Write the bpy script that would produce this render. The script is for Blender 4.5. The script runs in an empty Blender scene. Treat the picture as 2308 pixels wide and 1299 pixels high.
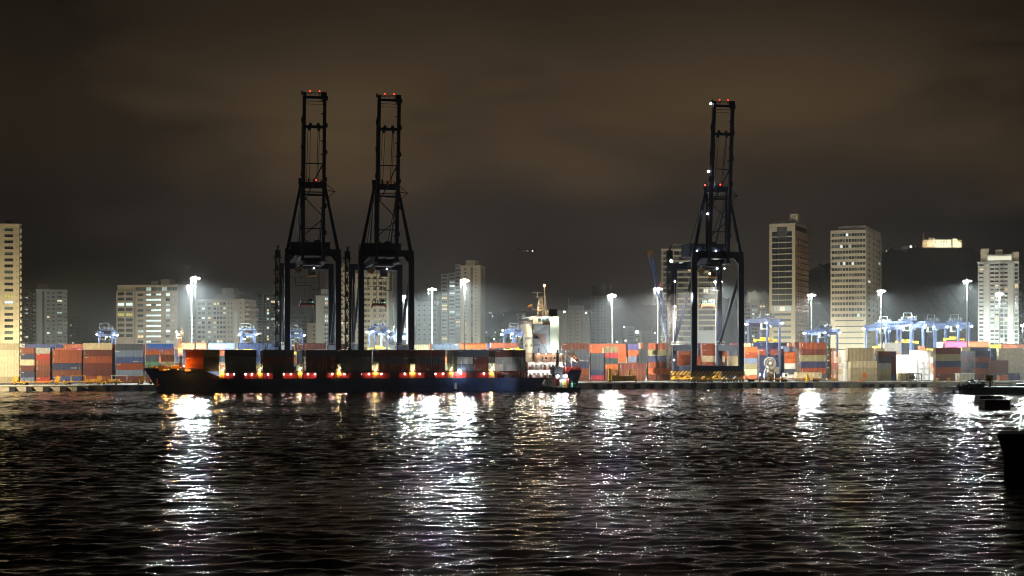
import bpy, math, random
import numpy as np
from mathutils import Vector, Matrix
R = math.radians
C = bpy.context.scene.collection
scene = bpy.context.scene
rnd = random.Random(7)

# ------------------------------------------------------------------ measured frame
F, CX, HY, CH = 3170.0, 1154.0, 800.0, 14.6      # focal length in photo pixels, horizon row, eye height
YAW = R(12.0); CS, SN = math.cos(YAW), math.sin(YAW)
QY = 601.0                                       # the quay edge crosses the view axis here
QZ = 2.4                                         # quay level above the water

def P(px, py, Y):
    return Vector(((px - CX) / F * Y, Y, CH + (HY - py) / F * Y))
def zof(py, Y): return CH + (HY - py) / F * Y
def qpt(s, d, z=0.0):                            # quay frame: s along the edge, d inland
    return Vector((s * CS - d * SN, QY + s * SN + d * CS, z))
def s_at(px, d):
    k = (px - CX) / F
    return (k * (QY + d * CS) + d * SN) / (CS - k * SN)
def Y_at(px, d):
    return QY + s_at(px, d) * SN + d * CS

# ------------------------------------------------------------------ materials
MATS = {}
def mat(name, col=(.5, .5, .5), rough=.6, metal=0., var=.25, scale=.6, emit=None, estr=1., stretch=(1, 1, 1), bump=0., objcol=False, dirt=0.):
    if name in MATS: return MATS[name]
    m = bpy.data.materials.new(name); m.use_nodes = True
    nt = m.node_tree; N = nt.nodes; L = nt.links
    b = N['Principled BSDF']
    b.inputs['Roughness'].default_value = rough; b.inputs['Metallic'].default_value = metal
    if emit:
        b.inputs['Base Color'].default_value = (*col, 1)
        b.inputs['Emission Color'].default_value = (*emit, 1)
        b.inputs['Emission Strength'].default_value = estr
        MATS[name] = m; return m
    tc = N.new('ShaderNodeTexCoord'); mp = N.new('ShaderNodeMapping'); mp.inputs['Scale'].default_value = stretch
    L.new(tc.outputs['Object'], mp.inputs[0])
    nz = N.new('ShaderNodeTexNoise'); nz.inputs['Scale'].default_value = scale; nz.inputs['Detail'].default_value = 6; nz.inputs['Roughness'].default_value = .65
    L.new(mp.outputs[0], nz.inputs['Vector'])
    mr = N.new('ShaderNodeMapRange'); mr.inputs[1].default_value = .3; mr.inputs[2].default_value = .7
    mr.inputs[3].default_value = 1 - var; mr.inputs[4].default_value = 1 + var * .6
    L.new(nz.outputs['Fac'], mr.inputs[0])
    mx = N.new('ShaderNodeMix'); mx.data_type = 'RGBA'; mx.blend_type = 'MULTIPLY'; mx.inputs[0].default_value = 1
    if objcol:
        oi = N.new('ShaderNodeObjectInfo'); L.new(oi.outputs['Color'], mx.inputs[6])
    else:
        mx.inputs[6].default_value = (*col, 1)
    L.new(mr.outputs[0], mx.inputs[7])
    out = mx.outputs[2]
    if dirt:
        n2 = N.new('ShaderNodeTexNoise'); n2.inputs['Scale'].default_value = scale * 2.3; n2.inputs['Detail'].default_value = 8
        m2 = N.new('ShaderNodeMapping'); m2.inputs['Scale'].default_value = (1, 1, .35); m2.inputs['Location'].default_value = (3, 7, 1)
        L.new(tc.outputs['Object'], m2.inputs[0]); L.new(m2.outputs[0], n2.inputs['Vector'])
        r2 = N.new('ShaderNodeMapRange'); r2.inputs[1].default_value = .58; r2.inputs[2].default_value = .72; r2.inputs[4].default_value = dirt
        L.new(n2.outputs['Fac'], r2.inputs[0])
        m3 = N.new('ShaderNodeMix'); m3.data_type = 'RGBA'; m3.inputs[7].default_value = (.11, .06, .035, 1)
        L.new(r2.outputs[0], m3.inputs[0]); L.new(out, m3.inputs[6]); out = m3.outputs[2]
    L.new(out, b.inputs['Base Color'])
    if bump:
        bp = N.new('ShaderNodeBump'); bp.inputs['Strength'].default_value = bump; bp.inputs['Distance'].default_value = .05
        L.new(nz.outputs['Fac'], bp.inputs['Height']); L.new(bp.outputs[0], b.inputs['Normal'])
    MATS[name] = m; return m
def glow(name, col, s): return mat(name, (.1, .1, .1), emit=col, estr=s)

# ------------------------------------------------------------------ mesh builder
class MB:
    def __init__(s): s.v, s.f, s.m = [], [], []
    def poly(s, pts, mi=0):
        b = len(s.v); s.v += [tuple(p) for p in pts]; s.f.append(tuple(range(b, b + len(pts)))); s.m.append(mi)
    def hexa(s, p, mi=0):                         # 8 points: bottom ring 0-3, top ring 4-7
        b = len(s.v); s.v += [tuple(q) for q in p]
        for q in ((3, 2, 1, 0), (4, 5, 6, 7), (0, 1, 5, 4), (1, 2, 6, 5), (2, 3, 7, 6), (3, 0, 4, 7)):
            s.f.append(tuple(b + i for i in q)); s.m.append(mi)
    def box(s, x0, x1, y0, y1, z0, z1, mi=0):
        s.hexa([(x0, y0, z0), (x1, y0, z0), (x1, y1, z0), (x0, y1, z0), (x0, y0, z1), (x1, y0, z1), (x1, y1, z1), (x0, y1, z1)], mi)
    def beam(s, p, q, w, h=None, mi=0, w2=None, h2=None):
        p, q = Vector(p), Vector(q); d = (q - p).normalized(); h = h or w; w2 = w2 or w; h2 = h2 or h
        up = Vector((0, 0, 1)) if abs(d.z) < .9 else Vector((0, 1, 0))
        a = d.cross(up).normalized(); c = a.cross(d).normalized()
        if abs(d.z) >= .9: a = Vector((1, 0, 0)) - d * d.x; a.normalize(); c = d.cross(a)
        pts = []
        for o, ww, hh in ((p, w, h), (q, w2, h2)):
            pts += [o - a * ww / 2 - c * hh / 2, o + a * ww / 2 - c * hh / 2, o + a * ww / 2 + c * hh / 2, o - a * ww / 2 + c * hh / 2]
        s.hexa(pts, mi)
    def tube(s, p, q, r, r2=None, n=8, mi=0):
        p, q = Vector(p), Vector(q); d = (q - p).normalized(); r2 = r if r2 is None else r2
        a = d.orthogonal().normalized(); c = d.cross(a); b = len(s.v)
        for o, rr in ((p, r), (q, r2)):
            for i in range(n):
                t = 2 * math.pi * i / n; s.v.append(tuple(o + (a * math.cos(t) + c * math.sin(t)) * rr))
        for i in range(n):
            j = (i + 1) % n; s.f.append((b + i, b + j, b + n + j, b + n + i)); s.m.append(mi)
        s.f.append(tuple(b + i for i in reversed(range(n)))); s.m.append(mi)
        s.f.append(tuple(b + n + i for i in range(n))); s.m.append(mi)
    def ball(s, c, r, n=8, mi=0, sz=1.):
        b = len(s.v); k = n // 2
        for i in range(k + 1):
            ph = math.pi * i / k
            for j in range(n):
                t = 2 * math.pi * j / n
                s.v.append((c[0] + r * math.sin(ph) * math.cos(t), c[1] + r * math.sin(ph) * math.sin(t), c[2] + r * sz * math.cos(ph)))
        for i in range(k):
            for j in range(n):
                s.f.append((b + i * n + j, b + (i + 1) * n + j, b + (i + 1) * n + (j + 1) % n, b + i * n + (j + 1) % n)); s.m.append(mi)
    def torus(s, c, Rr, r, axis='y', n=24, m=6, mi=0):
        b = len(s.v)
        for i in range(n):
            t = 2 * math.pi * i / n
            for j in range(m):
                u = 2 * math.pi * j / m; rr = Rr + r * math.cos(u); w = r * math.sin(u)
                v = {'y': (rr * math.cos(t), w, rr * math.sin(t)), 'x': (w, rr * math.cos(t), rr * math.sin(t)), 'z': (rr * math.cos(t), rr * math.sin(t), w)}[axis]
                s.v.append((c[0] + v[0], c[1] + v[1], c[2] + v[2]))
        for i in range(n):
            for j in range(m):
                s.f.append((b + i * m + j, b + ((i + 1) % n) * m + j, b + ((i + 1) % n) * m + (j + 1) % m, b + i * m + (j + 1) % m)); s.m.append(mi)
    def rail(s, pts, h=1.1, r=.05, mi=0, step=2.):
        for p, q in zip(pts, pts[1:]):
            p, q = Vector(p), Vector(q); n = max(1, int((q - p).length / step)); up = Vector((0, 0, h))
            for i in range(n + 1):
                o = p.lerp(q, i / n); s.beam(o, o + up, r * 2, mi=mi)
            for hh in (1, .5): s.beam(p + up * hh, q + up * hh, r * 2, mi=mi)
    def lattice(s, p, q, w, r, n, mi=0, w2=None):
        p, q = Vector(p), Vector(q); d = (q - p).normalized(); w2 = w2 or w
        a = d.orthogonal().normalized(); a = Vector((1, 0, 0)) - d * d.x; a.normalize(); c = d.cross(a)
        def cor(t, i):
            ww = w + (w2 - w) * t
            return p.lerp(q, t) + a * ww / 2 * (1, 1, -1, -1)[i] + c * ww / 2 * (1, -1, -1, 1)[i]
        for i in range(4):
            s.beam(cor(0, i), cor(1, i), r * 1.5, mi=mi)
            for k in range(n):
                t0, t1 = k / n, (k + 1) / n; j = (i + 1) % 4
                s.beam(cor(t0, i if k % 2 else j), cor(t1, j if k % 2 else i), r, mi=mi)
                s.beam(cor(t1, i), cor(t1, j), r, mi=mi)
    def mesh(s, name, mats):
        me = bpy.data.meshes.new(name); me.from_pydata(s.v, [], s.f)
        for m in (mats if isinstance(mats, (list, tuple)) else [mats]): me.materials.append(m)
        if any(s.m): me.polygons.foreach_set('material_index', s.m)
        me.update(); return me
    def build(s, name, mats, parent=None, loc=None, rz=0, smooth=False):
        me = s.mesh(name, mats)
        if smooth: me.polygons.foreach_set('use_smooth', [True] * len(s.f))
        return link(name, me, parent, loc, rz)

def link(name, data, parent=None, loc=None, rz=0):
    o = bpy.data.objects.new(name, data); C.objects.link(o)
    if parent: o.parent = parent
    if loc is not None: o.location = loc
    if rz: o.rotation_euler.z = rz
    return o
def tag(o, label=None, cat=None, group=None, kind=None):
    for k, v in (('label', label), ('category', cat), ('group', group), ('kind', kind)):
        if v: o[k] = v
    return o
def thing(name, label, cat, loc=(0, 0, 0), rz=0, group=None):
    o = link(name, None, None, loc, rz); o.empty_display_size = 2
    return tag(o, label, cat, group)
def dup(o, label=None, loc=None, rz=None, scale=None):
    def cp(a, par):
        b = a.copy(); C.objects.link(b); b.parent = par
        for ch in a.children: cp(ch, b)
        return b
    r = cp(o, None)
    if label: r['label'] = label
    if loc is not None: r.location = loc
    if rz is not None: r.rotation_euler.z = rz
    if scale: r.scale = (scale,) * 3
    return r
def lamp(kind, loc, power, col=(1, 1, 1), rad=.3, parent=None, target=None, angle=160, blend=.5):
    l = bpy.data.lights.new('light', kind); l.energy = power; l.color = col; l.shadow_soft_size = rad
    o = bpy.data.objects.new('light', l); C.objects.link(o)
    if parent: o.parent = parent
    o.location = loc
    if kind == 'SPOT':
        l.spot_size = R(angle); l.spot_blend = blend
        if target is not None:
            o.rotation_euler = (Vector(target) - Vector(loc)).to_track_quat('-Z', 'Y').to_euler()
    return o

# ------------------------------------------------------------------ shared paints
crane_paint = mat('crane_navy_paint', (.017, .025, .056), .6, var=.35, scale=.3)
white_steel = mat('white_steel', (.6, .61, .6), .5, var=.15)
grey_steel = mat('grey_steel', (.16, .17, .18), .55, var=.3)
dark_steel = mat('dark_steel', (.03, .03, .033), .6, var=.4)
yellow_paint = mat('yellow_paint', (.62, .34, .03), .5, var=.25, scale=1.2)
orange_paint = mat('orange_paint', (.6, .12, .02), .5, var=.3)
red_paint = mat('red_paint', (.36, .025, .02), .5, var=.4, scale=.5)
rtg_blue = mat('gantry_blue_paint', (.07, .095, .19), .5, var=.2)
rubber = mat('rubber', (.018, .018, .02), .85, var=.4)
glass_dark = mat('dark_glass', (.02, .03, .035), .12, var=.2)
concrete = mat('quay_concrete', (.34, .3, .22), .9, var=.5, scale=.25, bump=.5, stretch=(1, 1, 2.2), dirt=.5)
concrete_stained = mat('stained_concrete', (.2, .17, .12), .9, var=.6, scale=.5, dirt=.5)
lamp_white = glow('lamp_white', (1, .98, .93), 60)
lamp_cool = glow('lamp_cool_white', (.9, 1, 1), 60)
lamp_red = glow('lamp_red', (1, .03, .02), 11)
lamp_warm = glow('lamp_warm', (1, .62, .22), 30)
lamp_orange = glow('lamp_sodium', (1, .38, .06), 25)
# ================================================================== camera
cam = bpy.data.cameras.new('camera'); co = bpy.data.objects.new('camera', cam); C.objects.link(co)
cam.sensor_width = 36; cam.lens = 36 * F / 2308; cam.shift_y = (HY - 649.5) / 2308
cam.clip_start = 1; cam.clip_end = 12000
co.location = (0, 0, CH); co.rotation_euler = (R(90), 0, 0); scene.camera = co
scene.view_settings.view_transform = 'Standard'; scene.view_settings.look = 'None'
scene.view_settings.exposure = 0; scene.view_settings.gamma = 1
cy = scene.cycles
cy.use_denoising = True; cy.max_bounces = 5; cy.diffuse_bounces = 2; cy.glossy_bounces = 3; cy.volume_bounces = 0
cy.transmission_bounces = 2; cy.transparent_max_bounces = 6; cy.sample_clamp_indirect = 4; cy.use_light_tree = True
cy.pixel_filter_type = 'BLACKMAN_HARRIS'; cy.filter_width = 1.05; cy.caustics_reflective = False; cy.caustics_refractive = False
try:
    cy.denoiser = 'OPENIMAGEDENOISE'; cy.denoising_input_passes = 'RGB_ALBEDO_NORMAL'; cy.denoising_prefilter = 'ACCURATE'
except Exception: pass

# ================================================================== night sky: city glow on low cloud
w = bpy.data.worlds.new('World'); scene.world = w; w.use_nodes = True
N, L = w.node_tree.nodes, w.node_tree.links
bg = N['Background']
tc = N.new('ShaderNodeTexCoord'); sep = N.new('ShaderNodeSeparateXYZ'); L.new(tc.outputs['Generated'], sep.inputs[0])
mp = N.new('ShaderNodeMapping'); mp.inputs['Scale'].default_value = (5, 5, 15); L.new(tc.outputs['Generated'], mp.inputs[0])
n1 = N.new('ShaderNodeTexNoise'); n1.inputs['Scale'].default_value = 1.1; n1.inputs['Detail'].default_value = 4; n1.inputs['Roughness'].default_value = .5; n1.inputs['Distortion'].default_value = .4
L.new(mp.outputs[0], n1.inputs['Vector'])
def mth(op, a, b, clamp=False):
    n = N.new('ShaderNodeMath'); n.operation = op; n.use_clamp = clamp
    for i, x in enumerate((a, b)):
        if isinstance(x, (int, float)): n.inputs[i].default_value = x
        else: L.new(x, n.inputs[i])
    return n.outputs[0]
nn = mth('SUBTRACT', n1.outputs['Fac'], .5)
zz = mth('ADD', sep.outputs['Z'], mth('MULTIPLY', nn, .085))
ramp = N.new('ShaderNodeValToRGB'); cr = ramp.color_ramp
stops = [(0., (.036, .03, .025)), (.06, (.038, .029, .0235)), (.105, (.042, .03, .021)), (.135, (.07, .044, .0215)), (.175, (.076, .048, .0225)), (.21, (.05, .032, .016)), (.25, (.027, .018, .0098)), (.30, (.008, .006, .004)), (.38, (.003, .0024, .0018)), (1., (.002, .0016, .0012))]
cr.elements[0].position = 0; cr.elements[0].color = (*stops[0][1], 1)
cr.elements[1].position = 1; cr.elements[1].color = (*stops[-1][1], 1)
for p_, c_ in stops[1:-1]:
    e = cr.elements.new(p_); e.color = (*c_, 1)
L.new(zz, ramp.inputs[0])
side = mth('MULTIPLY', mth('POWER', mth('ABSOLUTE', mth('SUBTRACT', sep.outputs['X'], .04), 0), 2.), 10)
gain = mth('ADD', mth('SUBTRACT', 1.25, side, True), mth('MULTIPLY', nn, 1.9))
gain = mth('MAXIMUM', gain, .28)
mx = N.new('ShaderNodeMix'); mx.data_type = 'RGBA'; mx.blend_type = 'MULTIPLY'; mx.inputs[0].default_value = 1
L.new(ramp.outputs[0], mx.inputs[6]); L.new(gain, mx.inputs[7])
sky = N.new('ShaderNodeTexSky'); sky.sky_type = 'NISHITA'; sky.sun_disc = False; sky.sun_elevation = R(-8); sky.sun_rotation = R(200)
ad = N.new('ShaderNodeMix'); ad.data_type = 'RGBA'; ad.blend_type = 'ADD'; ad.inputs[0].default_value = .05
L.new(mx.outputs[2], ad.inputs[6]); L.new(sky.outputs[0], ad.inputs[7])
L.new(ad.outputs[2], bg.inputs['Color']); bg.inputs['Strength'].default_value = 1.0

# ================================================================== harbour water: wind waves as real geometry
def make_water():
    r = np.random.RandomState(11)
    ys = [46.0]
    while ys[-1] < 705: ys.append(ys[-1] + max(.2, .2 * (ys[-1] / 90) ** 1.05))
    ys = np.array([-60, -20, 10, 30] + ys)
    xs = np.arange(-262, 262.1, .5); xs = np.concatenate([[-3000, -900, -420, -300], xs, [300, 420, 900, 3000]])
    X, Yg = np.meshgrid(xs, ys); Z = np.zeros_like(X)
    n = 72; lam = np.exp(r.uniform(np.log(1.15), np.log(5.5), n)); lam[:6] = r.uniform(7, 14, 6); th = r.normal(math.pi / 2 + .08, 1, n); th = math.pi / 2 + .08 + (th - math.pi / 2 - .08) * np.where(lam > 2.6, .42, .8); ph = r.uniform(0, 6.28, n)
    sl = .2 * math.sqrt(2 / n) * np.where(lam > 3.2, .62, 1) * np.where(lam > 6, .8, 1)
    for i in range(n):
        k = 2 * math.pi / lam[i]; Z += sl[i] / k * np.sin(k * (X * math.cos(th[i]) + Yg * math.sin(th[i])) + ph[i])
    # gust patches: calmer and rougher stretches
    g = np.zeros_like(X)
    for i in range(9):
        kx, ky = r.normal(0, .022), r.normal(0, .05); g += np.sin(kx * X + ky * Yg + r.uniform(0, 6.28))
    Z *= np.clip(1 + .12 * g, .62, 1.45)
    Z -= .02
    nx, ny = len(xs), len(ys)
    me = bpy.data.meshes.new('water')
    me.vertices.add(nx * ny); me.vertices.foreach_set('co', np.stack([X, Yg, Z], -1).astype(np.float32).ravel())
    i = np.arange((nx - 1) * (ny - 1)); a = (i // (nx - 1)) * nx + i % (nx - 1)
    q = np.stack([a, a + 1, a + nx + 1, a + nx], -1).astype(np.int32)
    me.loops.add(q.size); me.loops.foreach_set('vertex_index', q.ravel())
    me.polygons.add(len(i)); me.polygons.foreach_set('loop_start', (np.arange(len(i)) * 4).astype(np.int32))
    me.polygons.foreach_set('loop_total', np.full(len(i), 4, np.int32)); me.polygons.foreach_set('use_smooth', np.ones(len(i), bool))
    me.update(); me.validate()
    m = bpy.data.materials.new('harbour_water'); m.use_nodes = True; nt = m.node_tree; b = nt.nodes['Principled BSDF']
    b.inputs['Base Color'].default_value = (.003, .004, .0045, 1); b.inputs['Roughness'].default_value = .05; b.inputs['IOR'].default_value = 1.33
    t = nt.nodes.new('ShaderNodeTexCoord'); mm = nt.nodes.new('ShaderNodeMapping'); mm.inputs['Scale'].default_value = (1.15, 1.45, 1)
    nz = nt.nodes.new('ShaderNodeTexNoise'); nz.inputs['Scale'].default_value = 2.2; nz.inputs['Detail'].default_value = 3; nz.inputs['Roughness'].default_value = .55
    bp = nt.nodes.new('ShaderNodeBump'); bp.inputs['Strength'].default_value = .55; bp.inputs['Distance'].default_value = .075
    nt.links.new(t.outputs['Object'], mm.inputs[0]); nt.links.new(mm.outputs[0], nz.inputs['Vector']); nt.links.new(nz.outputs['Fac'], bp.inputs['Height']); nt.links.new(bp.outputs[0], b.inputs['Normal'])
    me.materials.append(m)
    return tag(link('water', me), 'dark rippled harbour water with light glitter', None, None, 'structure')
make_water()

# ================================================================== land behind the quay edge, quay face, fenders
gm = mat('yard_asphalt', (.09, .088, .085), .9, var=.4, scale=.08)
mb = MB(); mb.poly([qpt(-2600, .6, QZ - .02), qpt(2600, .6, QZ - .02), qpt(2600, 3600, QZ - .02), qpt(-2600, 3600, QZ - .02)])
tag(mb.build('ground', gm), 'paved container yard ground', None, None, 'structure')
root = thing('quay_wall', 'long concrete quay wall with stained face along the water', 'quay wall', qpt(0, 0, 0), YAW)
mb = MB()
for s0 in range(-420, 640, 10):                  # cast bays with narrow joints and uneven faces
    mb.box(s0, s0 + 9.9, -.0 - rnd.random() * .06, 1.4, -1.5, QZ - .35)
mb.build('wall_face', concrete, root)
mb = MB(); mb.box(-420, 640, -.25, 1.6, QZ - .352, QZ + .05); mb.build('coping', mat('quay_coping', (.46, .42, .34), .85, var=.3, scale=.4), root)
def fender(px, hw, zt, zb, m, label, grp):
    s = s_at(px, 0); mb = MB()
    mb.box(-hw, hw, -1.1, -.26, zb, zt); mb.box(-hw * .7, hw * .7, -.26, -.05, zb + .2, zt - .2, 0)
    for q in (-.6, .0, .6): mb.box(q * hw - .08, q * hw + .08, -1.18, -1.1, zb + .1, zt - .1, 0)
    o = mb.build('fender', m, None, qpt(s, 0, 0), YAW); tag(o, label, 'fender', grp)
blue_f = mat('fender_blue', (.045, .075, .15), .7, var=.5)
for px in (244, 283, 318): fender(px, .9, QZ - .3, -.2, blue_f, 'faded blue fender pad on the pale quay face by the ship bow', 'blue fenders near the bow')
for px in (28, 66, 104, 142, 180, 206): fender(px, 1.1, QZ - .4, .0, rubber, 'black rubber fender on the dark quay face under the yellow trailers', 'black fenders under the trailers')
for px in (1342, 1374, 1406, 1437, 1469, 1501, 1534, 1607, 1635, 1668, 1700, 1730): fender(px, .9, QZ - .35, -.1, rubber, 'black rubber fender on the quay wall between ship stern and striped crane', 'black fenders by the crane')
for px in (1759, 1790, 1824, 1884): fender(px, 1.2, QZ - .35, -.1, blue_f, 'dark blue fender pad on the quay below the container trailers', 'blue fenders below the trailers')
for px in (1948, 1963, 1987, 2008, 2035, 2058, 2081): fender(px, 1.2, 1.35, -.2, rubber, 'low black fender slot in the yellowish quay face', 'low fenders in the yellowish quay')
# tyre hung on the quay
mb = MB(); mb.torus((0, 0, 0), .95, .32, 'y', 20, 8); mb.tube((0, 0, .95), (0, .2, 2.0), .05)
tag(mb.build('tyre_fender', rubber, None, qpt(s_at(1564, 0), -.5, 1.3), YAW), 'round black tyre hanging on the quay under the striped crane', 'tyre')
# bollards
bol = None
for px, lb in ((2112, 'yellow bollard on the quay edge before the dark maroon container'), (2138, 'yellow bollard on the quay edge between two similar ones'), (2163, 'yellow bollard by the corner of the pale site cabin'),
               (262, 'small yellow bollard on the quay behind blue fenders'), (313, 'yellow bollard beside the yellow truck near the bow'), (1434, 'yellow bollard beside the tall yellow handling frame'), (1712, 'yellow bollard in front of the big cable reel')):
    if not bol:
        mb = MB(); mb.tube((0, 0, 0), (0, 0, .25), .75, .6, 12); mb.tube((0, 0, .2), (0, 0, 1.2), .36, .34, 12); mb.tube((0, 0, 1.15), (0, 0, 1.6), .6, .5, 12); mb.tube((-.9, 0, 1.1), (.9, 0, 1.1), .2)
        bol = tag(mb.build('bollard', yellow_paint, None, qpt(s_at(px, 1), .9, QZ + .05), YAW), lb, 'bollard', 'yellow quay bollards')
    else: dup(bol, lb, qpt(s_at(px, 1), .9, QZ + .05))

# ================================================================== hills far behind the city
def hills():
    ridge = [(-200, 772), (300, 768), (700, 764), (900, 757), (1050, 728), (1090, 712), (1120, 704), (1170, 697), (1230, 704), (1290, 706), (1380, 699), (1470, 683), (1560, 672), (1640, 668), (1680, 657), (1700, 649), (1716, 659), (1734, 653), (1825, 608), (1870, 588), (1930, 575), (1990, 567), (2020, 561), (2060, 557), (2100, 555), (2170, 556), (2198, 562), (2235, 600), (2280, 660), (2340, 715), (2500, 760)]
    mb = MB(); n = 420; rows = 26; r = random.Random(3)
    px0, px1 = ridge[0][0], ridge[-1][0]; grid = []
    for i in range(n + 1):
        px = px0 + (px1 - px0) * i / n
        for (a, ya), (b, yb) in zip(ridge, ridge[1:]):
            if a <= px <= b: y = ya + (yb - ya) * (px - a) / (b - a); break
        top = zof(y + .8, 2500); X = (px - CX) / F * 2500; col = []
        for j in range(rows + 1):
            t = j / rows                              # foot at t=0, ridge at .8, back slope after
            if t <= .8: u = t / .8; Yd = 1750 + 750 * u; z = 1 + (top - 1) * u ** 1.25
            else: u = (t - .8) / .2; Yd = 2500 + 400 * u; z = top * (1 - u) + 1 * u
            rough = (r.random() - .5) * (2.0 if .1 < t < .95 else .5)
            z += rough + (3.5 * math.sin(X * .016 + j * .7) + 2 * math.sin(X * .041 + 1.3 * j)) * (t if t < .75 else .0)
            if abs(t - .8) < .02: z = top + ((r.random() - .6) * 4.5 + 2.5 * math.sin(px * .11) + 1.8 * math.sin(px * .31) if not 2070 < px < 2180 else (r.random() - .7) * .5)
            col.append((X * (Yd / 2500) ** .35, Yd, z))
        grid.append(col)
    for i in range(n):
        for j in range(rows): mb.poly([grid[i][j], grid[i + 1][j], grid[i + 1][j + 1], grid[i][j + 1]])
    tag(mb.build('hills', mat('hill_scrub', (.003, .0035, .003), 1.0, var=.7, scale=.02), smooth=True), 'dark scrub covered hills behind the towers', None, None, 'structure')
hills()

# ================================================================== night haze over the harbour
mb = MB(); mb.box(-1700, 1700, -120, 3300, -4.0, 290)
hm = bpy.data.materials.new('haze'); hm.use_nodes = True; nt = hm.node_tree; nt.nodes.remove(nt.nodes['Principled BSDF'])
pv = nt.nodes.new('ShaderNodeVolumePrincipled'); pv.inputs['Color'].default_value = (.93, .97, 1, 1); pv.inputs['Density'].default_value = HAZE if 'HAZE' in globals() else .00024; pv.inputs['Anisotropy'].default_value = -.3
nt.links.new(pv.outputs[0], nt.nodes['Material Output'].inputs['Volume'])
tag(mb.build('haze', hm), 'thin night haze over the harbour', None, None, 'stuff')
# ================================================================== three ship-to-shore gantry cranes, booms raised
def make_crane():
    t = thing('gantry_crane', 'x', 'crane', (0, 0, 0), YAW, 'tall dark gantry cranes with raised booms')
    cp = crane_paint; G = 38.0; W = 10.6
    def part(name, fn, m=cp, parent=t, loc=None):
        mb = MB(); fn(mb); return mb.build(name, m, parent, loc)
    for sx in (-1, 1):
        def leg(mb): mb.beam((sx * (W + .15), 0, 6.8), (sx * W, 0, 14), 2.1, 2.3, w2=2.4, h2=2.6); mb.beam((sx * W, 0, 14), (sx * W, 0, 53.5), 2.4, 2.6, w2=2.3, h2=2.4)
        part('leg', leg)
        def leg2(mb): mb.beam((sx * W, G, 6.8), (sx * W, G, 16), 2.0, 2.2, w2=2.3, h2=2.4); mb.beam((sx * W, G, 16), (sx * W, G, 47), 2.3, 2.4); mb.beam((sx * W, G, 47), (sx * W, G, 52.6), 2.3, 2.4)
        part('leg', leg2)
        part('tie_beam', lambda mb: mb.box(sx * W - .8, sx * W + .8, 1.3, G - 1.2, 13.6, 16.2))
        part('brace', lambda mb: mb.tube((sx * W, 1.2, 47), (sx * W, G - 1, 16.6), .62, n=10))
        def mast(mb): mb.beam((sx * W, .2, 55), (sx * 5.2, .5, 82), 1.35, 1.5, w2=1.0, h2=1.1)
        part('mast_leg', mast)
        def inner(mb): mb.beam((sx * 4.3, 2.5, 55), (sx * 4.4, 1.6, 81), .75)
        part('mast_post', inner)
        def stay(mb): mb.tube((sx * 5.0, 1, 82.5), (sx * 4.4, 22, 58.5), .32); mb.tube((sx * 5, 1, 82.5), (sx * 4.4, 42, 55), .2)
        part('backstay', stay)
    for y in (0, G):
        def sill(mb):
            mb.box(-W - 1.2, W + 1.2, y - 1.1, y + 1.1, 4.7, 7.0)
            for q in range(-3, 4): mb.box(q * 3 - .15, q * 3 + .15, y - 1.14, y - 1.1, 4.8, 6.9)
        part('sill_beam', sill)
        stripe = MATS.get('hazard_stripes') or hazard()
        for sx in (-1, 1):
            def bogie(mb):
                x0 = sx * 7.0
                mb.box(x0 - 5.2, x0 + 5.2, y - .75, y + .75, 2.75, 4.68, 0)
                for q in (-2.6, 2.6):
                    mb.beam((x0 + q - 1.9, y, 1.15), (x0 + q, y, 2.8), .9, 1.0, 1); mb.beam((x0 + q + 1.9, y, 1.15), (x0 + q, y, 2.8), .9, 1.0, 1)
                    mb.box(x0 + q - 2.5, x0 + q + 2.5, y - .55, y + .55, .75, 1.3, 1)
            b = part('bogie', bogie, [stripe, yellow_paint])
            for q in (-4.6, -3.4, -1.8, -.6, .6, 1.8, 3.4, 4.6):
                part('wheel', lambda mb: mb.tube((sx * 7 + q, y - .3, .48), (sx * 7 + q, y + .3, .48), .46, n=12), dark_steel, b)
    part('portal_beam', lambda mb: (mb.box(-W - 1.0, W + 1.0, -1.2, 1.2, 53.4, 56.2), mb.beam((-W, 0, 50.5), (-W + 2.6, 0, 53.6), 1.2), mb.beam((W, 0, 50.5), (W - 2.6, 0, 53.6), 1.2)))
    part('portal_beam', lambda mb: mb.box(-W + 1.16, W - 1.16, G - 1.1, G + 1.1, 50.0, 52.6))
    def apex(mb):
        mb.box(-5.7, 5.7, -.5, 1.6, 81.6, 84.2); mb.box(-4.8, 4.8, -.2, .9, 78.4, 79.3); mb.rail([(-5.6, -.5, 84.2), (5.6, -.5, 84.2)], 1.1, .06)
        mb.box(-5.9, -4.6, -.8, 1.8, 83.2, 85.6); mb.box(-2, -1.4, 0, .6, 84.2, 86); mb.box(.2, .8, 0, .6, 84.2, 85.6)
        mb.beam((-4.4, 1.2, 79), (4.3, 1.2, 70), .4); mb.beam((4.3, 1.6, 69), (-4.3, 1.8, 61.5), .4); mb.beam((-4.3, 2, 61), (3.6, 2.4, 56), .4)
        mb.beam((5.4, .4, 81), (9.4, .4, 80.4), .3); mb.beam((9.4, .4, 80.4), (5.6, .4, 83.5), .25); mb.beam((5.6, .4, 77), (9, .4, 80.3), .25)
    part('apex_frame', apex)
    # trolley girder, boom hinge, machinery house
    def girder(mb):
        for sx in (-1, 1): mb.box(sx * 4.4 - .65, sx * 4.4 + .65, -2, 46, 51.0, 53.3)
        for y in (4, 13, 22.2, 31, 40, 45.2): mb.box(-3.75, 3.75, y - .4, y + .4, 51.6, 52.8)
        mb.rail([(5.6, -1, 51), (5.6, 45, 51)], 1.1, .06, step=3); mb.box(5.05, 6, -1, 45, 50.9, 51.05)
    part('trolley_girder', girder, [cp])
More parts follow.
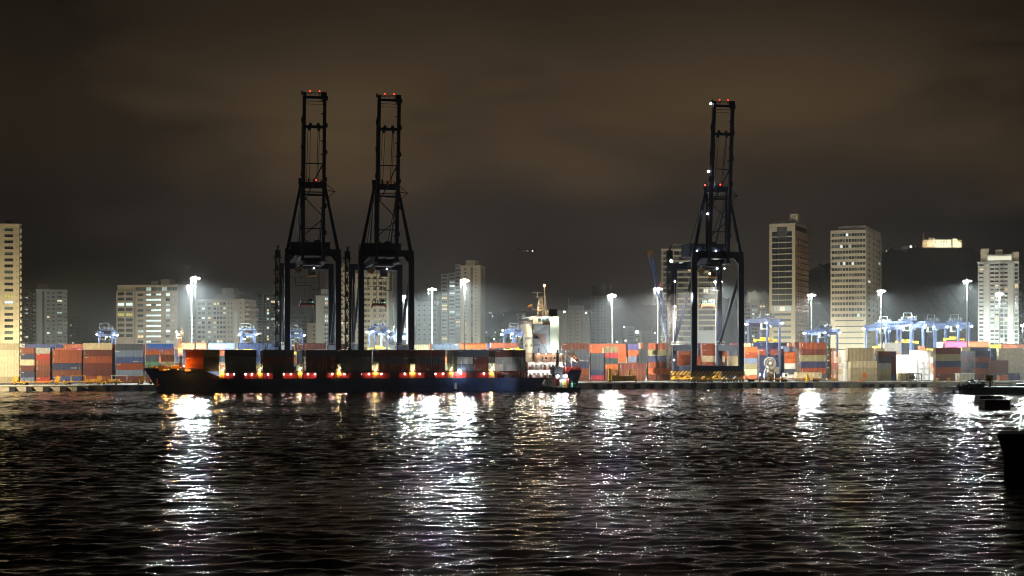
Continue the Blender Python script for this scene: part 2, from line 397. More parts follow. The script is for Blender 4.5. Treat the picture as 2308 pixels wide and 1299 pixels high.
    def house(mb):
        mb.box(-8.4, 8.6, 17, 33, 55.4, 60.2); mb.box(-8.8, 9, 16.6, 33.4, 54.9, 55.4); mb.box(-8.6, 8.8, 16.8, 33.2, 60.2, 60.5)
        for q in (-6, -2, 3, 6.5): mb.box(q - .5, q + .5, 16.92, 17, 57, 59)
        mb.rail([(-8.8, 16.6, 55.4), (9, 16.6, 55.4)], 1.1, .06); mb.box(2, 4.2, 20, 24, 60.5, 61.6)
    part('machinery_house', house)
    # boom
    A = R(82.5); Lb = 66.2; oy, oz = -1.8, 52.6
    def bp(u, x=0, n=0): return Vector((x, oy - u * math.cos(A) - n * math.sin(A), oz + u * math.sin(A) - n * math.cos(A)))
    def boom(mb):
        for sx in (-1, 1):
            mb.beam(bp(0, sx * 4.15), bp(Lb, sx * 4.15), 1.3, 2.0)
        for u, hw in ((Lb - .7, 1.1), (Lb - 12.6, 1.2)): mb.beam(bp(u, -3.5), bp(u, 3.5), hw * 1.1, hw)
        for u in (Lb - 27.5, 27.0, 12.0): mb.beam(bp(u, -3.5), bp(u, 3.5), .45)
        mb.beam(bp(Lb - 28, 3.4), bp(Lb - 42.5, -3.4), .42); mb.beam(bp(Lb - 2.2, -3.5), bp(Lb - 2.2, 3.5), .22); mb.beam(bp(Lb - 3.4, -3.5), bp(Lb - 3.4, 3.5), .16)
        for k in range(int(Lb / 5.5)):                # walkway brackets and lamps along the girder
            mb.beam(bp(4 + k * 5.5, 3.4), bp(4 + k * 5.5, 2.7), .5)
            if k % 2: mb.box(*(lambda q: (q.x - .35, q.x + .35, q.y - .4, q.y + .4, q.z, q.z + 1.8))(bp(4 + k * 5.5, 5.1))); mb.box(*(lambda q: (q.x - .3, q.x + .3, q.y - .4, q.y + .4, q.z, q.z + 1.6))(bp(6 + k * 5.5, -5.1)))
        mb.tube(bp(2, -5.05), bp(Lb - 8, -5.05), .16)
        for q in (-1, 1): mb.ball(bp(Lb - 11.6, q * 1.6), .75, 8); mb.ball(bp(Lb - 13.6, q * 1.9), .7, 8)
        mb.box(-4.6, -3.4, *(lambda q: (q.y - 1, q.y + 1, q.z, q.z + 1.2))(bp(Lb, 0))); mb.box(2.6, 4.9, *(lambda q: (q.y - 1, q.y + 1, q.z, q.z + 1.5))(bp(Lb, 0)))
        q = bp(Lb, 0); mb.rail([(-4.6, q.y - 1, q.z), (4.6, q.y - 1, q.z)], 1.2, .07, step=1.5)
    bo = part('boom', boom)
    for x in (-1.8, 2.0): part('warning_lamp', lambda mb: (mb.tube(bp(Lb, x), bp(Lb + 1.7, x), .1), mb.ball(bp(Lb + 1.9, x), .22, 8, 1)), [dark_steel, lamp_red], bo)
    part('warning_lamp', lambda mb: mb.ball((1.2, -.6, 85), .3, 8), lamp_red)
    for x, y, m in ((-2.6, -1.2, .11), (-1.5, -1.2, .1), (1.6, -1.2, .14), (2.2, -1.2, .11)):
        part('hoist_rope', lambda mb: mb.tube((x, 0, 84), bp(Lb - 13, x), m, n=5), dark_steel)
    # stairs and lift tower on the landward leg
    def tower(mb):
        x, y = -W - 2.2, G
        mb.lattice((x, y, 6), (x, y, 57), 1.9, .26, 17)
        for k in range(9):
            z = 10 + k * 5.6; mb.box(x - 2.0, x + 1.9, y - 1.5, y + 1.5, z, z + .3); mb.box(x - 1.0, x + .2, y - .9, y + .9, z + .3, z + 2.6); mb.rail([(x - 1.9, y - 1.3, z), (x + 1.2, y - 1.3, z)], 1.1, .06, step=1.6); mb.beam((x - 1.4 + (k % 2) * 2.2, y - 1.2, z), (x + .8 - (k % 2) * 2.2, y - 1.2, z + 5.6), .28)
        mb.box(x - 1.2, x + 1.2, y - 1.2, y + 1.2, 55, 58.4); mb.tube((x, y, 58.4), (x, y, 60.5), .35)
    part('stair_tower', tower, dark_steel)
    for sx in (-1, 1):
        def walk(mb):
            mb.box(sx * W - 1.8, sx * W + 1.8, G - 2.6, G + 1.6, 16.3, 16.5); mb.rail([(sx * W - 1.8, G - 2.6, 16.5), (sx * W + 1.8, G - 2.6, 16.5)], 1.2, .07, step=1.2)
            if sx < 0: mb.rail([(-W - .7, 2, 16.3), (-W - .7, G - 2, 16.3)], 1.2, .07, step=2)
        part('walkway', walk, white_steel)
    part('handrail_conduit', lambda mb: (mb.tube((W - 1.9, G - 1, 8), (W - 1.9, G - 1, 48), .16), mb.tube((-W + .2, G - 1.4, 16), (-W + .9, G - 1.4, 44), .14), mb.tube((-W - .6, G - 1.4, 14), (-W - .1, G - 1.4, 46), .14)), white_steel)
    # trolley with cab, festoon cage and ropes
    tr = part('trolley', lambda mb: (mb.box(-3.9, 3.9, 6.5, 14.5, 50.0, 50.9), mb.box(-2.6, 2.8, 8, 13.5, 50.9, 52.6), mb.box(-5.2, -3.6, 7, 14, 49.2, 50.2)), grey_steel)
    part('cab', lambda mb: (mb.box(-1.3, 1.6, 8.2, 11, 45.8, 48.9), mb.box(-1.5, 1.8, 8, 11.2, 45.3, 45.8, 1), mb.box(-1.1, 1.4, 8.14, 8.2, 46.3, 48.2, 2)), [dark_steel, yellow_paint, glass_dark], tr)
    def cage(mb):
        z0 = 40.6
        pts = [(-6.6, 9, 44.6), (-6.6, 9, z0 + .9), (-.4, 9, z0 + .9), (.6, 9, z0 - .9), (3.4, 9, z0 - .9), (3.4, 9, 47.5)]
        for a, b in zip(pts, pts[1:]): mb.beam(a, b, .2); mb.beam((a[0], 12, a[2]), (b[0], 12, b[2]), .2)
        mb.beam((-8.8, 9, 44.6), (3.4, 9, 44.8), .18); mb.beam((-6.6, 9, 42.8), (3, 9, 42.8), .14)
        for x in (-6.6, -4.4, -2.2, 0, 1.2, 2.3): mb.beam((x, 9, z0 + .8), (x, 9, 44.8), .11)
        mb.beam((-8.8, 9, 44.6), (-3.8, 9, 49.8), .2); mb.beam((3.4, 9, 44), (3.4, 9, 50), .2); mb.box(1.2, 3.4, 9, 12, 41, 44.5) if 0 else None
    part('festoon_cage', cage, grey_steel, tr)
    part('lamp_shade', lambda mb: mb.hexa([(-7.4, 8, 48), (-5.2, 8, 46.4), (-3.2, 8.5, 48.6), (-5.4, 8.5, 49.6), (-7.3, 9.4, 48.2), (-5.1, 9.4, 46.6), (-3.1, 9.9, 48.8), (-5.3, 9.9, 49.8)]), mat('tan_panel', (.42, .3, .17), .6), tr)  # girder's orange light put into this panel's tan colour
    for x in (-2.9, -.9, 1.1, 2.9): part('hoist_rope', lambda mb: mb.tube((x, 10.5, 36), (x, 10.5, 50), .07, n=5), dark_steel)
    return t
def hazard():
    m = bpy.data.materials.new('hazard_stripes'); m.use_nodes = True; nt = m.node_tree; b = nt.nodes['Principled BSDF']; b.inputs['Roughness'].default_value = .6
    tc = nt.nodes.new('ShaderNodeTexCoord'); s = nt.nodes.new('ShaderNodeSeparateXYZ'); nt.links.new(tc.outputs['Object'], s.inputs[0])
    a = nt.nodes.new('ShaderNodeMath'); a.operation = 'SUBTRACT'; nt.links.new(s.outputs['X'], a.inputs[0]); nt.links.new(s.outputs['Z'], a.inputs[1])
    d = nt.nodes.new('ShaderNodeMath'); d.operation = 'PINGPONG'; d.inputs[1].default_value = .85; nt.links.new(a.outputs[0], d.inputs[0])
    g = nt.nodes.new('ShaderNodeMath'); g.operation = 'GREATER_THAN'; g.inputs[1].default_value = .42; nt.links.new(d.outputs[0], g.inputs[0])
    mx = nt.nodes.new('ShaderNodeMix'); mx.data_type = 'RGBA'; mx.inputs[6].default_value = (.03, .028, .025, 1); mx.inputs[7].default_value = (.5, .28, .03, 1)
    nt.links.new(g.outputs[0], mx.inputs[0]); nt.links.new(mx.outputs[2], b.inputs['Base Color']); MATS['hazard_stripes'] = m; return m
def make_spreader():
    t = thing('container_spreader', 'x', 'spreader', (0, 0, 0), YAW, 'red spreaders hanging under the tall cranes')
    mb = MB(); mb.box(-3.05, 3.05, -.9, .9, .55, 1.15); mb.box(-3.2, -2.6, -1.2, 1.2, 0, 1.0); mb.box(2.6, 3.2, -1.2, 1.2, 0, 1.0)
    for x in (-3, 3):
        for y in (-1.15, 1.15): mb.beam((x, y, .2), (x * 1.06, y * 1.15, -.5), .25)
    mb.build('beam', mat('spreader_red', (.5, .07, .03), .5, var=.4, scale=1), t)
    mb = MB(); mb.box(-2.8, 2.8, -.8, .8, 1.2, 1.6)
    for x in (-2.6, -1.5, -.5, .6, 1.6, 2.6): mb.box(x - .14, x + .14, -.7, .7, 1.6, 2.9)
    mb.box(-2.8, 2.8, -.75, -.6, 2.5, 2.62); mb.box(.8, 2.2, -.6, .6, 2.2, 3.3)
    mb.build('headblock', mat('headblock_green', (.06, .12, .1), .5, var=.4), t)
    mb = MB(); mb.ball((2.4, -.85, 1.9), .14, 6); mb.build('indicator_lamp', glow('lamp_green', (.1, 1, .55), 8), t)
    return t
crane = make_crane(); spr = make_spreader()
CR = [(705, 1.0, 'dark gantry crane over the ship next to the tall double light mast', 'red spreader hanging under the crane nearest the double light mast'),
      (870.5, 1.0, 'dark gantry crane over the ship between another crane and the yellow lit gaps', 'red spreader hanging under the middle one of three tall cranes'),
      (1617, 1.03, 'dark gantry crane on striped yellow wheels with white lamps on its boom', 'red spreader hanging under the crane with striped wheels')]
cranes = []
for i, (px, sc, lb, sl) in enumerate(CR):
    loc = qpt(s_at(px, 3), 3, QZ + .06)
    c = crane if i == 0 else dup(crane)
    c.location = loc; c['label'] = lb; c.scale = (sc, sc if i < 2 else .72, sc); cranes.append(c)
    sp = spr if i == 0 else dup(spr)
    sp['label'] = sl; sp.location = loc + Vector((-(10.5 * SN) * (1, 1, .72)[i], 10.5 * CS * (1, 1, .72)[i], 32.6 * sc)) + Vector((CS, SN, 0)) * ((-1.7, -1.9, -2.0)[i])
# lamps that burn on the striped crane only
c3 = cranes[2]
for x, y, z, m, r_ in ((-5.2, 16.5, 57, lamp_cool, .5), (3.6, 16.4, 57, lamp_cool, .5), (-15.2, 24, 53, lamp_cool, .6), (-5.6, -10.0, 118.5, lamp_cool, .42), (-5.7, -6.4, 90, lamp_cool, .45), (-5.7, -4.9, 72, lamp_cool, .35),
                       (-2.8, -1, 85.2, lamp_cool, .55), (-5.8, -.8, 84.6, lamp_red, .4), (1.6, 6.8, 49.2, lamp_cool, .35), (-1.6, 7.5, 47, lamp_warm, .4), (5.6, 9, 49.4, lamp_cool, .25), (-14.0, 22, 44, lamp_cool, .3), (-14.0, 22, 33, lamp_cool, .35), (-14, 22, 28, lamp_cool, .3), (-14.4, 22.2, 9.5, lamp_cool, .35)):
    mb = MB(); mb.ball((0, 0, 0), r_, 8, 0); mb.box(-r_ * .5, r_ * .5, r_ * .3, r_ * 1.3, -r_ * .4, r_ * .4, 1)
    mb.build('flood_lamp', [m, dark_steel], c3, (x, y, z))
for c in cranes[:2]:
    mb = MB(); mb.ball((0, 0, 0), .22, 8); mb.build('flood_lamp', lamp_cool, c, (1.0, 6.6, 48.6))

# ================================================================== blue yard gantries behind the stacks
def make_rtg():
    t = thing('yard_gantry', 'x', 'yard crane', (0, 0, 0), YAW, 'blue rubber tyred yard gantries')
    H = 25.0; Wx = 3.2; D = 23.5
    def part(name, fn, m=rtg_blue, parent=t):
        mb = MB(); fn(mb); return mb.build(name, m, parent)
    for y in (0, D):
        for sx in (-1, 1):
            part('leg', lambda mb: mb.beam((sx * Wx, y, 2.2), (sx * Wx * .98, y, H - 1), .85, 1.0, w2=.75))
            part('wheel', lambda mb: (mb.tube((sx * 2.7 - .9, y - .35, .8), (sx * 2.7 - .9, y + .35, .8), .8, n=14), mb.tube((sx * 2.7 + .9, y - .35, .8), (sx * 2.7 + .9, y + .35, .8), .8, n=14)), rubber)
        part('sill_beam', lambda mb: (mb.box(-5, 5, y - .5, y + .5, 1.6, 2.6), mb.box(-1.5, 1.5, y - 1.0, y - .5, 2.6, 4.4)))
        part('cross_tie', lambda mb: (mb.box(-Wx, Wx, y - .35, y + .35, H - 1.7, H - .2)))
        part('brace', lambda mb: (mb.beam((-Wx, y, 12.5), (Wx, y, 12.5), .3), mb.beam((-Wx, y, 8), (Wx, y, 12.3), .25), mb.beam((-Wx, y, 12.3), (Wx, y, 8), .25), mb.beam((-Wx, y, 5), (Wx, y, 5), .2)))
    for sx in (-1, 1):
        part('main_girder', lambda mb: (mb.box(sx * Wx - .5, sx * Wx + .5, -1.5, D + 1.5, H - .2, H + 1.2), mb.rail([(sx * (Wx + .8), -1.5, H + .2), (sx * (Wx + .8), D + 1.5, H + .2)], 1.1, .07, step=2)))
    tr = part('trolley', lambda mb: (mb.box(-3.6, 3.6, 7, 13, H + 1.75, H + 2.3), mb.box(-2.4, -.4, 8, 12, H + 2.3, H + 3.6, 1), mb.tube((1.8, 8, H + 3), (1.8, 12, H + 3), .7, mi=1), mb.rail([(-3.6, 7, H + 2.3), (3.6, 7, H + 2.3)], 1.1, .06, 2), [mb.box(x, x + .5, 7.4, 8, H + 2.3, H + 2.8 + (k % 3) * .5, k % 3) for k, x in enumerate((-3.3, -2.2, -1.2, .1, .9, 2.4, 3.0))]), [rtg_blue, dark_steel, grey_steel])
    part('gantry_frame', lambda mb: (mb.beam((-3.4, 7.2, H + 2), (-3.4, 7.2, H + 5.2), .3), mb.beam((1, 7.2, H + 2), (1, 7.2, H + 5.2), .3), mb.beam((-3.6, 7.2, H + 5.2), (1.2, 7.2, H + 5.2), .25), [mb.beam((x, 7 + (k % 3) * 1.4, H + 2), (x, 7 + (k % 3) * 1.4, H + 3.6 + (k * 37 % 10) * .16), .12) for k, x in enumerate((-4.2, -2.8, -1.9, .2, 1.9, 2.7, 3.6))], [mb.box(x, x + .8, 7.1, 7.9, H - 1.4 - k * .4, H - .4 - k * .3, 0) for k, x in enumerate((-2.4, -.4, 1.4, 2.3))], [mb.beam((x, 8 + k, H + .4), (x + .5, 8 + k, H - 5.5), .1) for k, x in enumerate((-2.6, -1.4, .6, 2.0, 2.8))]), grey_steel, tr)
    part('cab', lambda mb: (mb.box(-3, -.6, 6.6, 9, H - 3.2, H - .5), mb.box(-2.8, -.8, 6.52, 6.6, H - 2.6, H - 1, 1)), [mat('cab_grey', (.4, .4, .38), .5, var=.2), glass_dark], tr)
    part('power_pack', lambda mb: (mb.box(-2.2, 2.2, -2.2, -.6, 2.7, 5.6), mb.box(-1.5, -.2, -2.26, -2.2, 3.2, 5, 1)), [grey_steel, dark_steel])
    sp = part('spreader', lambda mb: (mb.box(-5.2, 5.2, 9.3, 10.9, 0, .7), mb.box(-2.2, 2.2, 9, 11.2, .7, 1.6), mb.box(-5.6, -5, 8.9, 11.3, -.4, .9), mb.box(5, 5.6, 8.9, 11.3, -.4, .9)), mat('spreader_yellow', (.75, .48, .05), .5, var=.2), tr)
    for x in (-1.8, 1.8): part('hoist_rope', lambda mb: mb.tube((x, 10, 1.5), (x, 10, 9), .09, n=5), dark_steel, sp)
    for x, y in ((-Wx - .9, -1), (Wx + .9, -1), (-Wx - .9, D + 1), (Wx + .9, D + 1)):
        part('flood_lamp', lambda mb: mb.box(x - .4, x + .4, y - .4, y + .4, H - .9, H - .4), lamp_cool)
    part('flood_lamp', lambda mb: mb.ball((1.2, 6.6, H - 1.2), .45, 8), lamp_cool, tr)
    return t
rtg0 = make_rtg()
RT = [(238, 84, 22.0, .92, 18.5, 'blue yard gantry by the white office block, over the cream topped stack'),
      (560, 86, 22.4, .96, 19, 'blue yard gantry in front of the terraced apartment block'),
      (668, 92, 22, .9, 17, 'blue yard gantry seen between the legs of the first tall crane'),
      (858, 84, 24, .95, 19, 'blue yard gantry seen between the legs of the middle tall crane'),
      (905, 112, 22, .95, 20, 'blue yard gantry beside the white container behind the middle crane'),
      (1170, 86, 23, .92, 19, 'blue yard gantry half hidden by the ship bridge front'),
      (1743, 43, 28, 1.0, 20.5, 'blue yard gantry standing behind the big cable reel'),
      (1874, 76, 24, 1.0, 19, 'blue yard gantry in front of the pale banded tower'),
      (2010, 96, 27, 1.0, 18, 'blue yard gantry just beside the pale banded tower'),
      (2066, 74, 28, 1.05, 20, 'blue yard gantry with a yellow spreader above the overlit white containers'),
      (2118, 104, 28, 1.0, 15, 'blue yard gantry behind the one with the yellow spreader'),
      (2172, 92, 28, 1.0, 22, 'blue yard gantry above the pink container')]
for i, (px, d, h, sc, sz, lb) in enumerate(RT):
    g = rtg0 if i == 0 else dup(rtg0)
    g['label'] = lb; g.location = qpt(s_at(px, d), d, QZ); g.scale = (sc, 1, h / 25.0)
    for ch in g.children:
        if ch.name.startswith('trolley'):
            for q in ch.children:
                if q.name.startswith('spreader'): q.location.z = sz * .82
    lamp('SPOT', qpt(s_at(px, d), d + 7, QZ + h * .93), 5500, (.85, .93, 1), .5, None, qpt(s_at(px, d), d + 7, 0), 165, .3)  # added spot below the girder, no fixture of its own
    if i in (0, 3, 6, 9, 11): lamp('SPOT', qpt(s_at(px, d) - 5, d - 2, QZ + h * .93), 3500, (.85, .93, 1), .4, None, qpt(s_at(px, d) - 5, d - 2, 0), 160, .3)  # second added spot, seaward of some gantries
# ================================================================== high mast lights
def make_mast(H):
    t = thing('light_mast', 'x', 'light mast', (0, 0, 0), YAW, 'tall floodlight masts in the container yard')
    mb = MB(); n = 6
    for i in range(n):
        a, b = i / n, (i + 1) / n; mb.tube((0, 0, H * a), (0, 0, H * b), .5 - .28 * a, .5 - .28 * b, 10)
    mb.tube((0, 0, 0), (0, 0, .5), .9, .9, 10); mb.build('pole', mat('pole_galvanised', (.22, .225, .22), .6, var=.2), t)
    mb = MB(); mb.torus((0, 0, H), 1.5, .12, 'z', 16, 5); mb.tube((0, 0, H - .5), (0, 0, H + .9), .35)
    for k in range(4): a = k * math.pi / 2; mb.beam((0, 0, H), (1.5 * math.cos(a), 1.5 * math.sin(a), H), .12)
    mb.tube((-1.7, 0, H), (-1.75, 0, H - 2.6), .09); mb.build('lamp_ring', white_steel, t)
    for k in range(8):
        a = k * math.pi / 4 + .2; cx, cyy = 1.6 * math.cos(a), 1.6 * math.sin(a)
        mb = MB(); mb.hexa([(-.42, -.3, -.35), (.42, -.3, -.35), (.42, .3, -.25), (-.42, .3, -.25), (-.42, -.3, .1), (.42, -.3, .1), (.42, .3, .2), (-.42, .3, .2)])
        mb.build('floodlight', glow('mast_lamp', (1, .985, .95), 330), t, (cx, cyy, H - .1), a + math.pi / 2)
    return t
MS = [(440, 627, 58, 1.15, 'light mast taller of the close pair beside the white office block'),
      (432, 645, 84, 1.1, 'light mast shorter of the close pair beside the white office block'),
      (917, 668, 92, .9, 'light mast shining between the landward legs of the middle crane'),
      (974, 652, 84, .9, 'light mast between the middle crane and the dark balcony tower'),
      (1047, 632, 62, 1.1, 'light mast standing before the tall tower with dark balconies'),
      (1379, 666, 86, .9, 'light mast beside the grey tower under construction'),
      (1483, 651, 78, .85, 'light mast next to the orange tipped lattice crane boom'),
      (1619, 634, 92, 1.0, 'light mast partly behind the landward leg of the striped crane'),
      (1829, 665, 96, .8, 'light mast between the two tall cream office towers'),
      (1986, 656, 92, .8, 'light mast at the corner of the pale banded tower'),
      (2180, 633, 52, 1.15, 'light mast in front of the orange red container by the hill'),
      (2253, 662, 120, .6, 'small light mast in front of the pale balcony tower'),
      (2313, 733, -94, .4, 'light mast glaring at the frame edge by the pale balcony tower')]
for i, (px, py, d, pw, lb) in enumerate(MS):
    s = s_at(px, d); loc = qpt(s, d, QZ); H = zof(py, loc.y) - QZ
    m = make_mast(H); m.location = loc; m['label'] = lb
    cool = (.86, 1, .97) if i not in (6,) else (1, .97, .9)
    lamp('SPOT', qpt(s, d, QZ + H - .6), 1000000 * pw, cool, .7, None, qpt(s, d, 0), 164, 1.0)
    lamp('SPOT', qpt(s, d, QZ + H - .7), 200000 * pw, cool, .9, None, qpt(s, d, 0), 178, .16)
# two unseen masts added outside the frame, to light container fronts and quay face
loc = qpt(s_at(-160, -25), -25, 0); m = make_mast(36); m.location = loc; m['label'] = 'light mast standing on a concrete block in the water beyond the cream stack'
lamp('SPOT', loc + Vector((0, 0, 35)), 760000, (1, .84, .56), .8, None, qpt(s_at(150, 45), 45, 4), 70, .4)
rm = qpt(395, -125, 0); m = make_mast(30); m.location = rm; m['label'] = 'light mast on the pier beyond the frame edge'  # second added mast, out of view, lights the quay face
lamp('SPOT', rm + Vector((0, 0, 30)), 1700000, (1, .95, .86), .8, None, qpt(150, 20, 4), 52, .6)
for q, lb in ((qpt(s_at(-160, -25), -25, 0), 'concrete block in the water carrying the mast beyond the cream stack'), (rm, 'concrete block in the water carrying the mast beyond the dark pier')):
    mb = MB(); mb.box(-3, 3, -3, 3, -2, 1.9); mb.box(-3.2, 3.2, -3.2, 3.2, 1.902, 2.3); tag(mb.build('mooring_block', concrete_stained, None, q, YAW), lb, 'mooring dolphin')  # added bases for the two unseen masts
# added spots without fixtures round the striped crane, to brighten the container fronts
c3l = cranes[2].location; ux = Vector((CS, SN, 0)); uy = Vector((-SN, CS, 0))
lamp('SPOT', c3l + ux * -13 - uy * 3 + Vector((0, 0, 40)), 430000, (1, .88, .7), .8, None, qpt(s_at(1392, 45), 45, 6), 76, .5)
lamp('SPOT', c3l + ux * 13 - uy * 3 + Vector((0, 0, 40)), 430000, (1, .88, .7), .8, None, qpt(s_at(1850, 40), 40, 6), 76, .5)
lamp('SPOT', c3l - uy * 3 + Vector((0, 0, 44)), 190000, (1, .9, .74), .8, None, c3l + uy * 42 + Vector((0, 0, 6)), 60, .5)
lamp('SPOT', qpt(s_at(2016, 26), 26, 25), 190000, (1, 1, .97), .5, None, qpt(s_at(2056, 38), 38, 8), 60, .5)  # added spot, no fixture, for the overlit white boxes
# added unseen spots at street level, without fixtures, washing the tower facades
for px, Y, pw, col, tp in ((10, 745, 170000, (1, .84, .5), 640), (110, 840, 26000, (.95, 1, .9), 700), (330, 820, 34000, (1, .95, .85), 710), (500, 870, 34000, (1, .97, .85), 720), (700, 900, 30000, (1, .9, .7), 710), (830, 870, 52000, (1, .93, .7), 680),
                           (960, 900, 26000, (.9, 1, .95), 720), (1060, 830, 46000, (1, .97, .85), 680), (1300, 900, 26000, (1, .97, .88), 730), (1560, 810, 40000, (1, .96, .82), 660), (1700, 1050, 16000, (1, .97, .88), 720), (1765, 830, 80000, (1, .88, .62), 640), (1925, 780, 105000, (1, .9, .66), 640), (2250, 765, 95000, (1, .95, .8), 660)):
    o = P(px, HY, Y); o.z = 9; lamp('SPOT', o, pw * .95, col, .5, None, P(px, tp, Y + 90), 110, .6)
# ================================================================== shipping containers
PAL = dict(rust=(.27, .06, .022), maroon=(.13, .028, .022), brown=(.17, .05, .026), orange=(.52, .125, .03), salmon=(.47, .135, .06), red=(.42, .035, .02), crimson=(.4, .04, .06),
           navy=(.028, .042, .11), blue=(.05, .085, .25), brightblue=(.04, .16, .6), steel=(.17, .23, .36), slate=(.075, .095, .13), grey=(.36, .37, .35), cream=(.66, .57, .38), tan=(.42, .36, .22),
           olive=(.26, .25, .14), green=(.1, .28, .17), white=(.74, .74, .70), pink=(.6, .09, .18), yellow=(.65, .42, .05), dark=(.03, .035, .042), teal=(.03, .07, .08), purple=(.09, .09, .3))
NAMES = dict(rust='rust red', maroon='dark maroon', brown='brown', orange='orange', salmon='salmon orange', red='bright red', crimson='crimson', navy='navy blue', blue='dull blue', brightblue='bright blue', steel='steel blue',
             slate='slate grey', grey='light grey', cream='cream', tan='tan', olive='olive beige', green='green', white='white', pink='pink', yellow='yellow', dark='near black', teal='dark teal', purple='violet blue')
cpaint = mat('container_paint', (1, 1, 1), .55, var=.22, scale=.5, objcol=True, dirt=.45, stretch=(1, 1, .6))
cmark = mat('container_lettering', (.8, .78, .72), .6, var=.1)
cbar = mat('locking_bar_steel', (.26, .25, .23), .5, .3, var=.3)
HC = 2.8
def cont_mesh(L, var):
    mb = MB(); W = 2.44; H = HC; x0 = 0
    n = int(L / .62)
    for sy in (0, 1):                              # ribbed sides
        pr = []
        for i in range(n + 1):
            x = .15 + (L - .3) * i / n; st = (L - .3) / n
            if i < n: pr += [(x, 0), (x + st * .4, 0), (x + st * .5, .06), (x + st * .9, .06)]
            else: pr.append((x, 0))
        for (xa, da), (xb, db) in zip(pr, pr[1:]):
            ya, yb = (.06 + da, .06 + db) if sy == 0 else (W - .06 - da, W - .06 - db)
            q = [(xa, ya, .18), (xb, yb, .18), (xb, yb, H - .14), (xa, ya, H - .14)]
            mb.poly(q if sy == 0 else q[::-1])
        y0, y1 = (0, .1) if sy == 0 else (W - .1, W)
        mb.box(.16, L - .16, y0 + .005, y1, .0, .18); mb.box(.16, L - .16, y0 + .005, y1, H - .14, H - .02)
    for x in (0, L - .16):
        for y in (0, W - .16): mb.box(x, x + .16, y, y + .16, 0, H)
        mb.box(x + .01, x + .15, .16, W - .16, H - .16, H - .01); mb.box(x + .01, x + .15, .16, W - .16, 0, .18)
    mb.box(L - .1, L - .06, .16, W - .16, .18, H - .16); mb.poly([(.1, .1, H - .05), (L - .1, .1, H - .05), (L - .1, W - .1, H - .05), (.1, W - .1, H - .05)])
    mb.poly([(.1, .1, .1), (.1, W - .1, .1), (L - .1, W - .1, .1), (L - .1, .1, .1)])
    mk = []
    if var == 1: mk = [(.06, .1, .2 + .26 * i, .2) for i in range(0, 7)] and [(.5, .75, .75 + .24 * i, .16) for i in range(6)]
    if var == 2: mk = [(L - 2.6, L - .7, H - .55, .14), (L - 2.2, L - .7, H - .8, .12)]
    if var == 3: mk = [(.5, 2.2 if L > 7 else 1.7, H - .62, .26)]
    if var == 4: mk = [(L * .62, L * .62 + 2.6, .62, .3), (L - 1.0, L - .6, .6, .3)]
    for a, b, z, h in mk:                          # unreadable code letters: short bars with gaps
        x = a; k = 0
        while x < b - .05:
            wd = .14 if b - a > .6 else b - a; mb.box(x, min(b, x + wd), -.012, .004, z, z + h * (1 if k % 3 else .8), 1); x += wd + .07; k += 1
    return mb.mesh('container', [cpaint, cmark])
def door_mesh():
    mb = MB(); W = 2.44; H = HC
    mb.box(-.0, .05, .17, W / 2 - .01, .19, H - .17); mb.box(-.0, .05, W / 2 + .01, W - .17, .19, H - .17)
    for y in (.42, .95, 1.49, 2.02): mb.box(-.07, .0, y - .035, y + .035, .1, H - .1, 1)
    for y in (.42, .95, 1.49, 2.02): mb.box(-.09, -.07, y - .02, y + .3, 1.0, 1.08, 1)
    mb.box(-.03, 0, 1.65, 1.95, 2.1, 2.3, 2); mb.box(-.03, 0, 1.65, 1.95, 1.75, 1.95, 2)
    return mb.mesh('door', [cpaint, cbar, cmark])
CM = {(L_, v): cont_mesh(L_, v) for L_ in (6.06, 12.19) for v in range(5)}
DM = door_mesh(); ncont = [0]
def container(s, d, z, Lr, H, colour, label, group, mark=0, door=None):
    base = 6.06 if Lr < 9 else 12.19
    o = link('shipping_container', CM[(base, mark)], None, qpt(s, d, z), YAW)
    o.scale = (Lr / base, 1, H / HC)
    c = PAL[colour]; j = 1 + rnd.uniform(-.12, .12); o.color = (c[0] * j, c[1] * j, c[2] * j, 1)
    tag(o, label, 'shipping container', group); ncont[0] += 1
    if door:                                       # 'a': end towards small s, 'b': the other end
        q = link('door', DM, o); q.color = o.color
        if door == 'a': q.location = (.02, 0, 0)
        else: q.location = (base - .02, 2.44, 0); q.rotation_euler.z = math.pi
    return o
TIER = {1: ['single tier'], 2: ['bottom', 'top'], 3: ['bottom', 'middle', 'top'], 4: ['bottom', 'second lowest', 'second highest', 'top'], 5: ['bottom', 'second lowest', 'middle', 'second highest', 'top'],
        6: ['bottom', 'second lowest', 'third lowest', 'third highest', 'second highest', 'top']}
def stack(px0, px1, d, ytop, cols, desc, n=None, marks='', door='a', group='containers stacked in the yard', zb=None):
    """cols bottom to top; None leaves a tier out"""
    n = n or len(cols); s0, s1 = s_at(px0, d), s_at(px1, d); Y = Y_at((px0 + px1) / 2, d)
    zb = QZ + .05 if zb is None else zb; H = (zof(ytop, Y) - zb) / n; Lr = s1 - s0
    for i, c in enumerate(cols):
        if not c: continue
        mk = int(marks[i]) if i < len(marks) else rnd.choice([0, 1, 1, 2, 3, 4])
        jit = rnd.uniform(-.06, .06)
        container(s0 + .04 + jit, d + rnd.uniform(-.05, .05), zb + i * H, Lr - .08, H - .02, c, '%s container, %s tier, %s' % (NAMES[c], TIER[n][i], desc), group, mk, door)
    return s0, s1, H
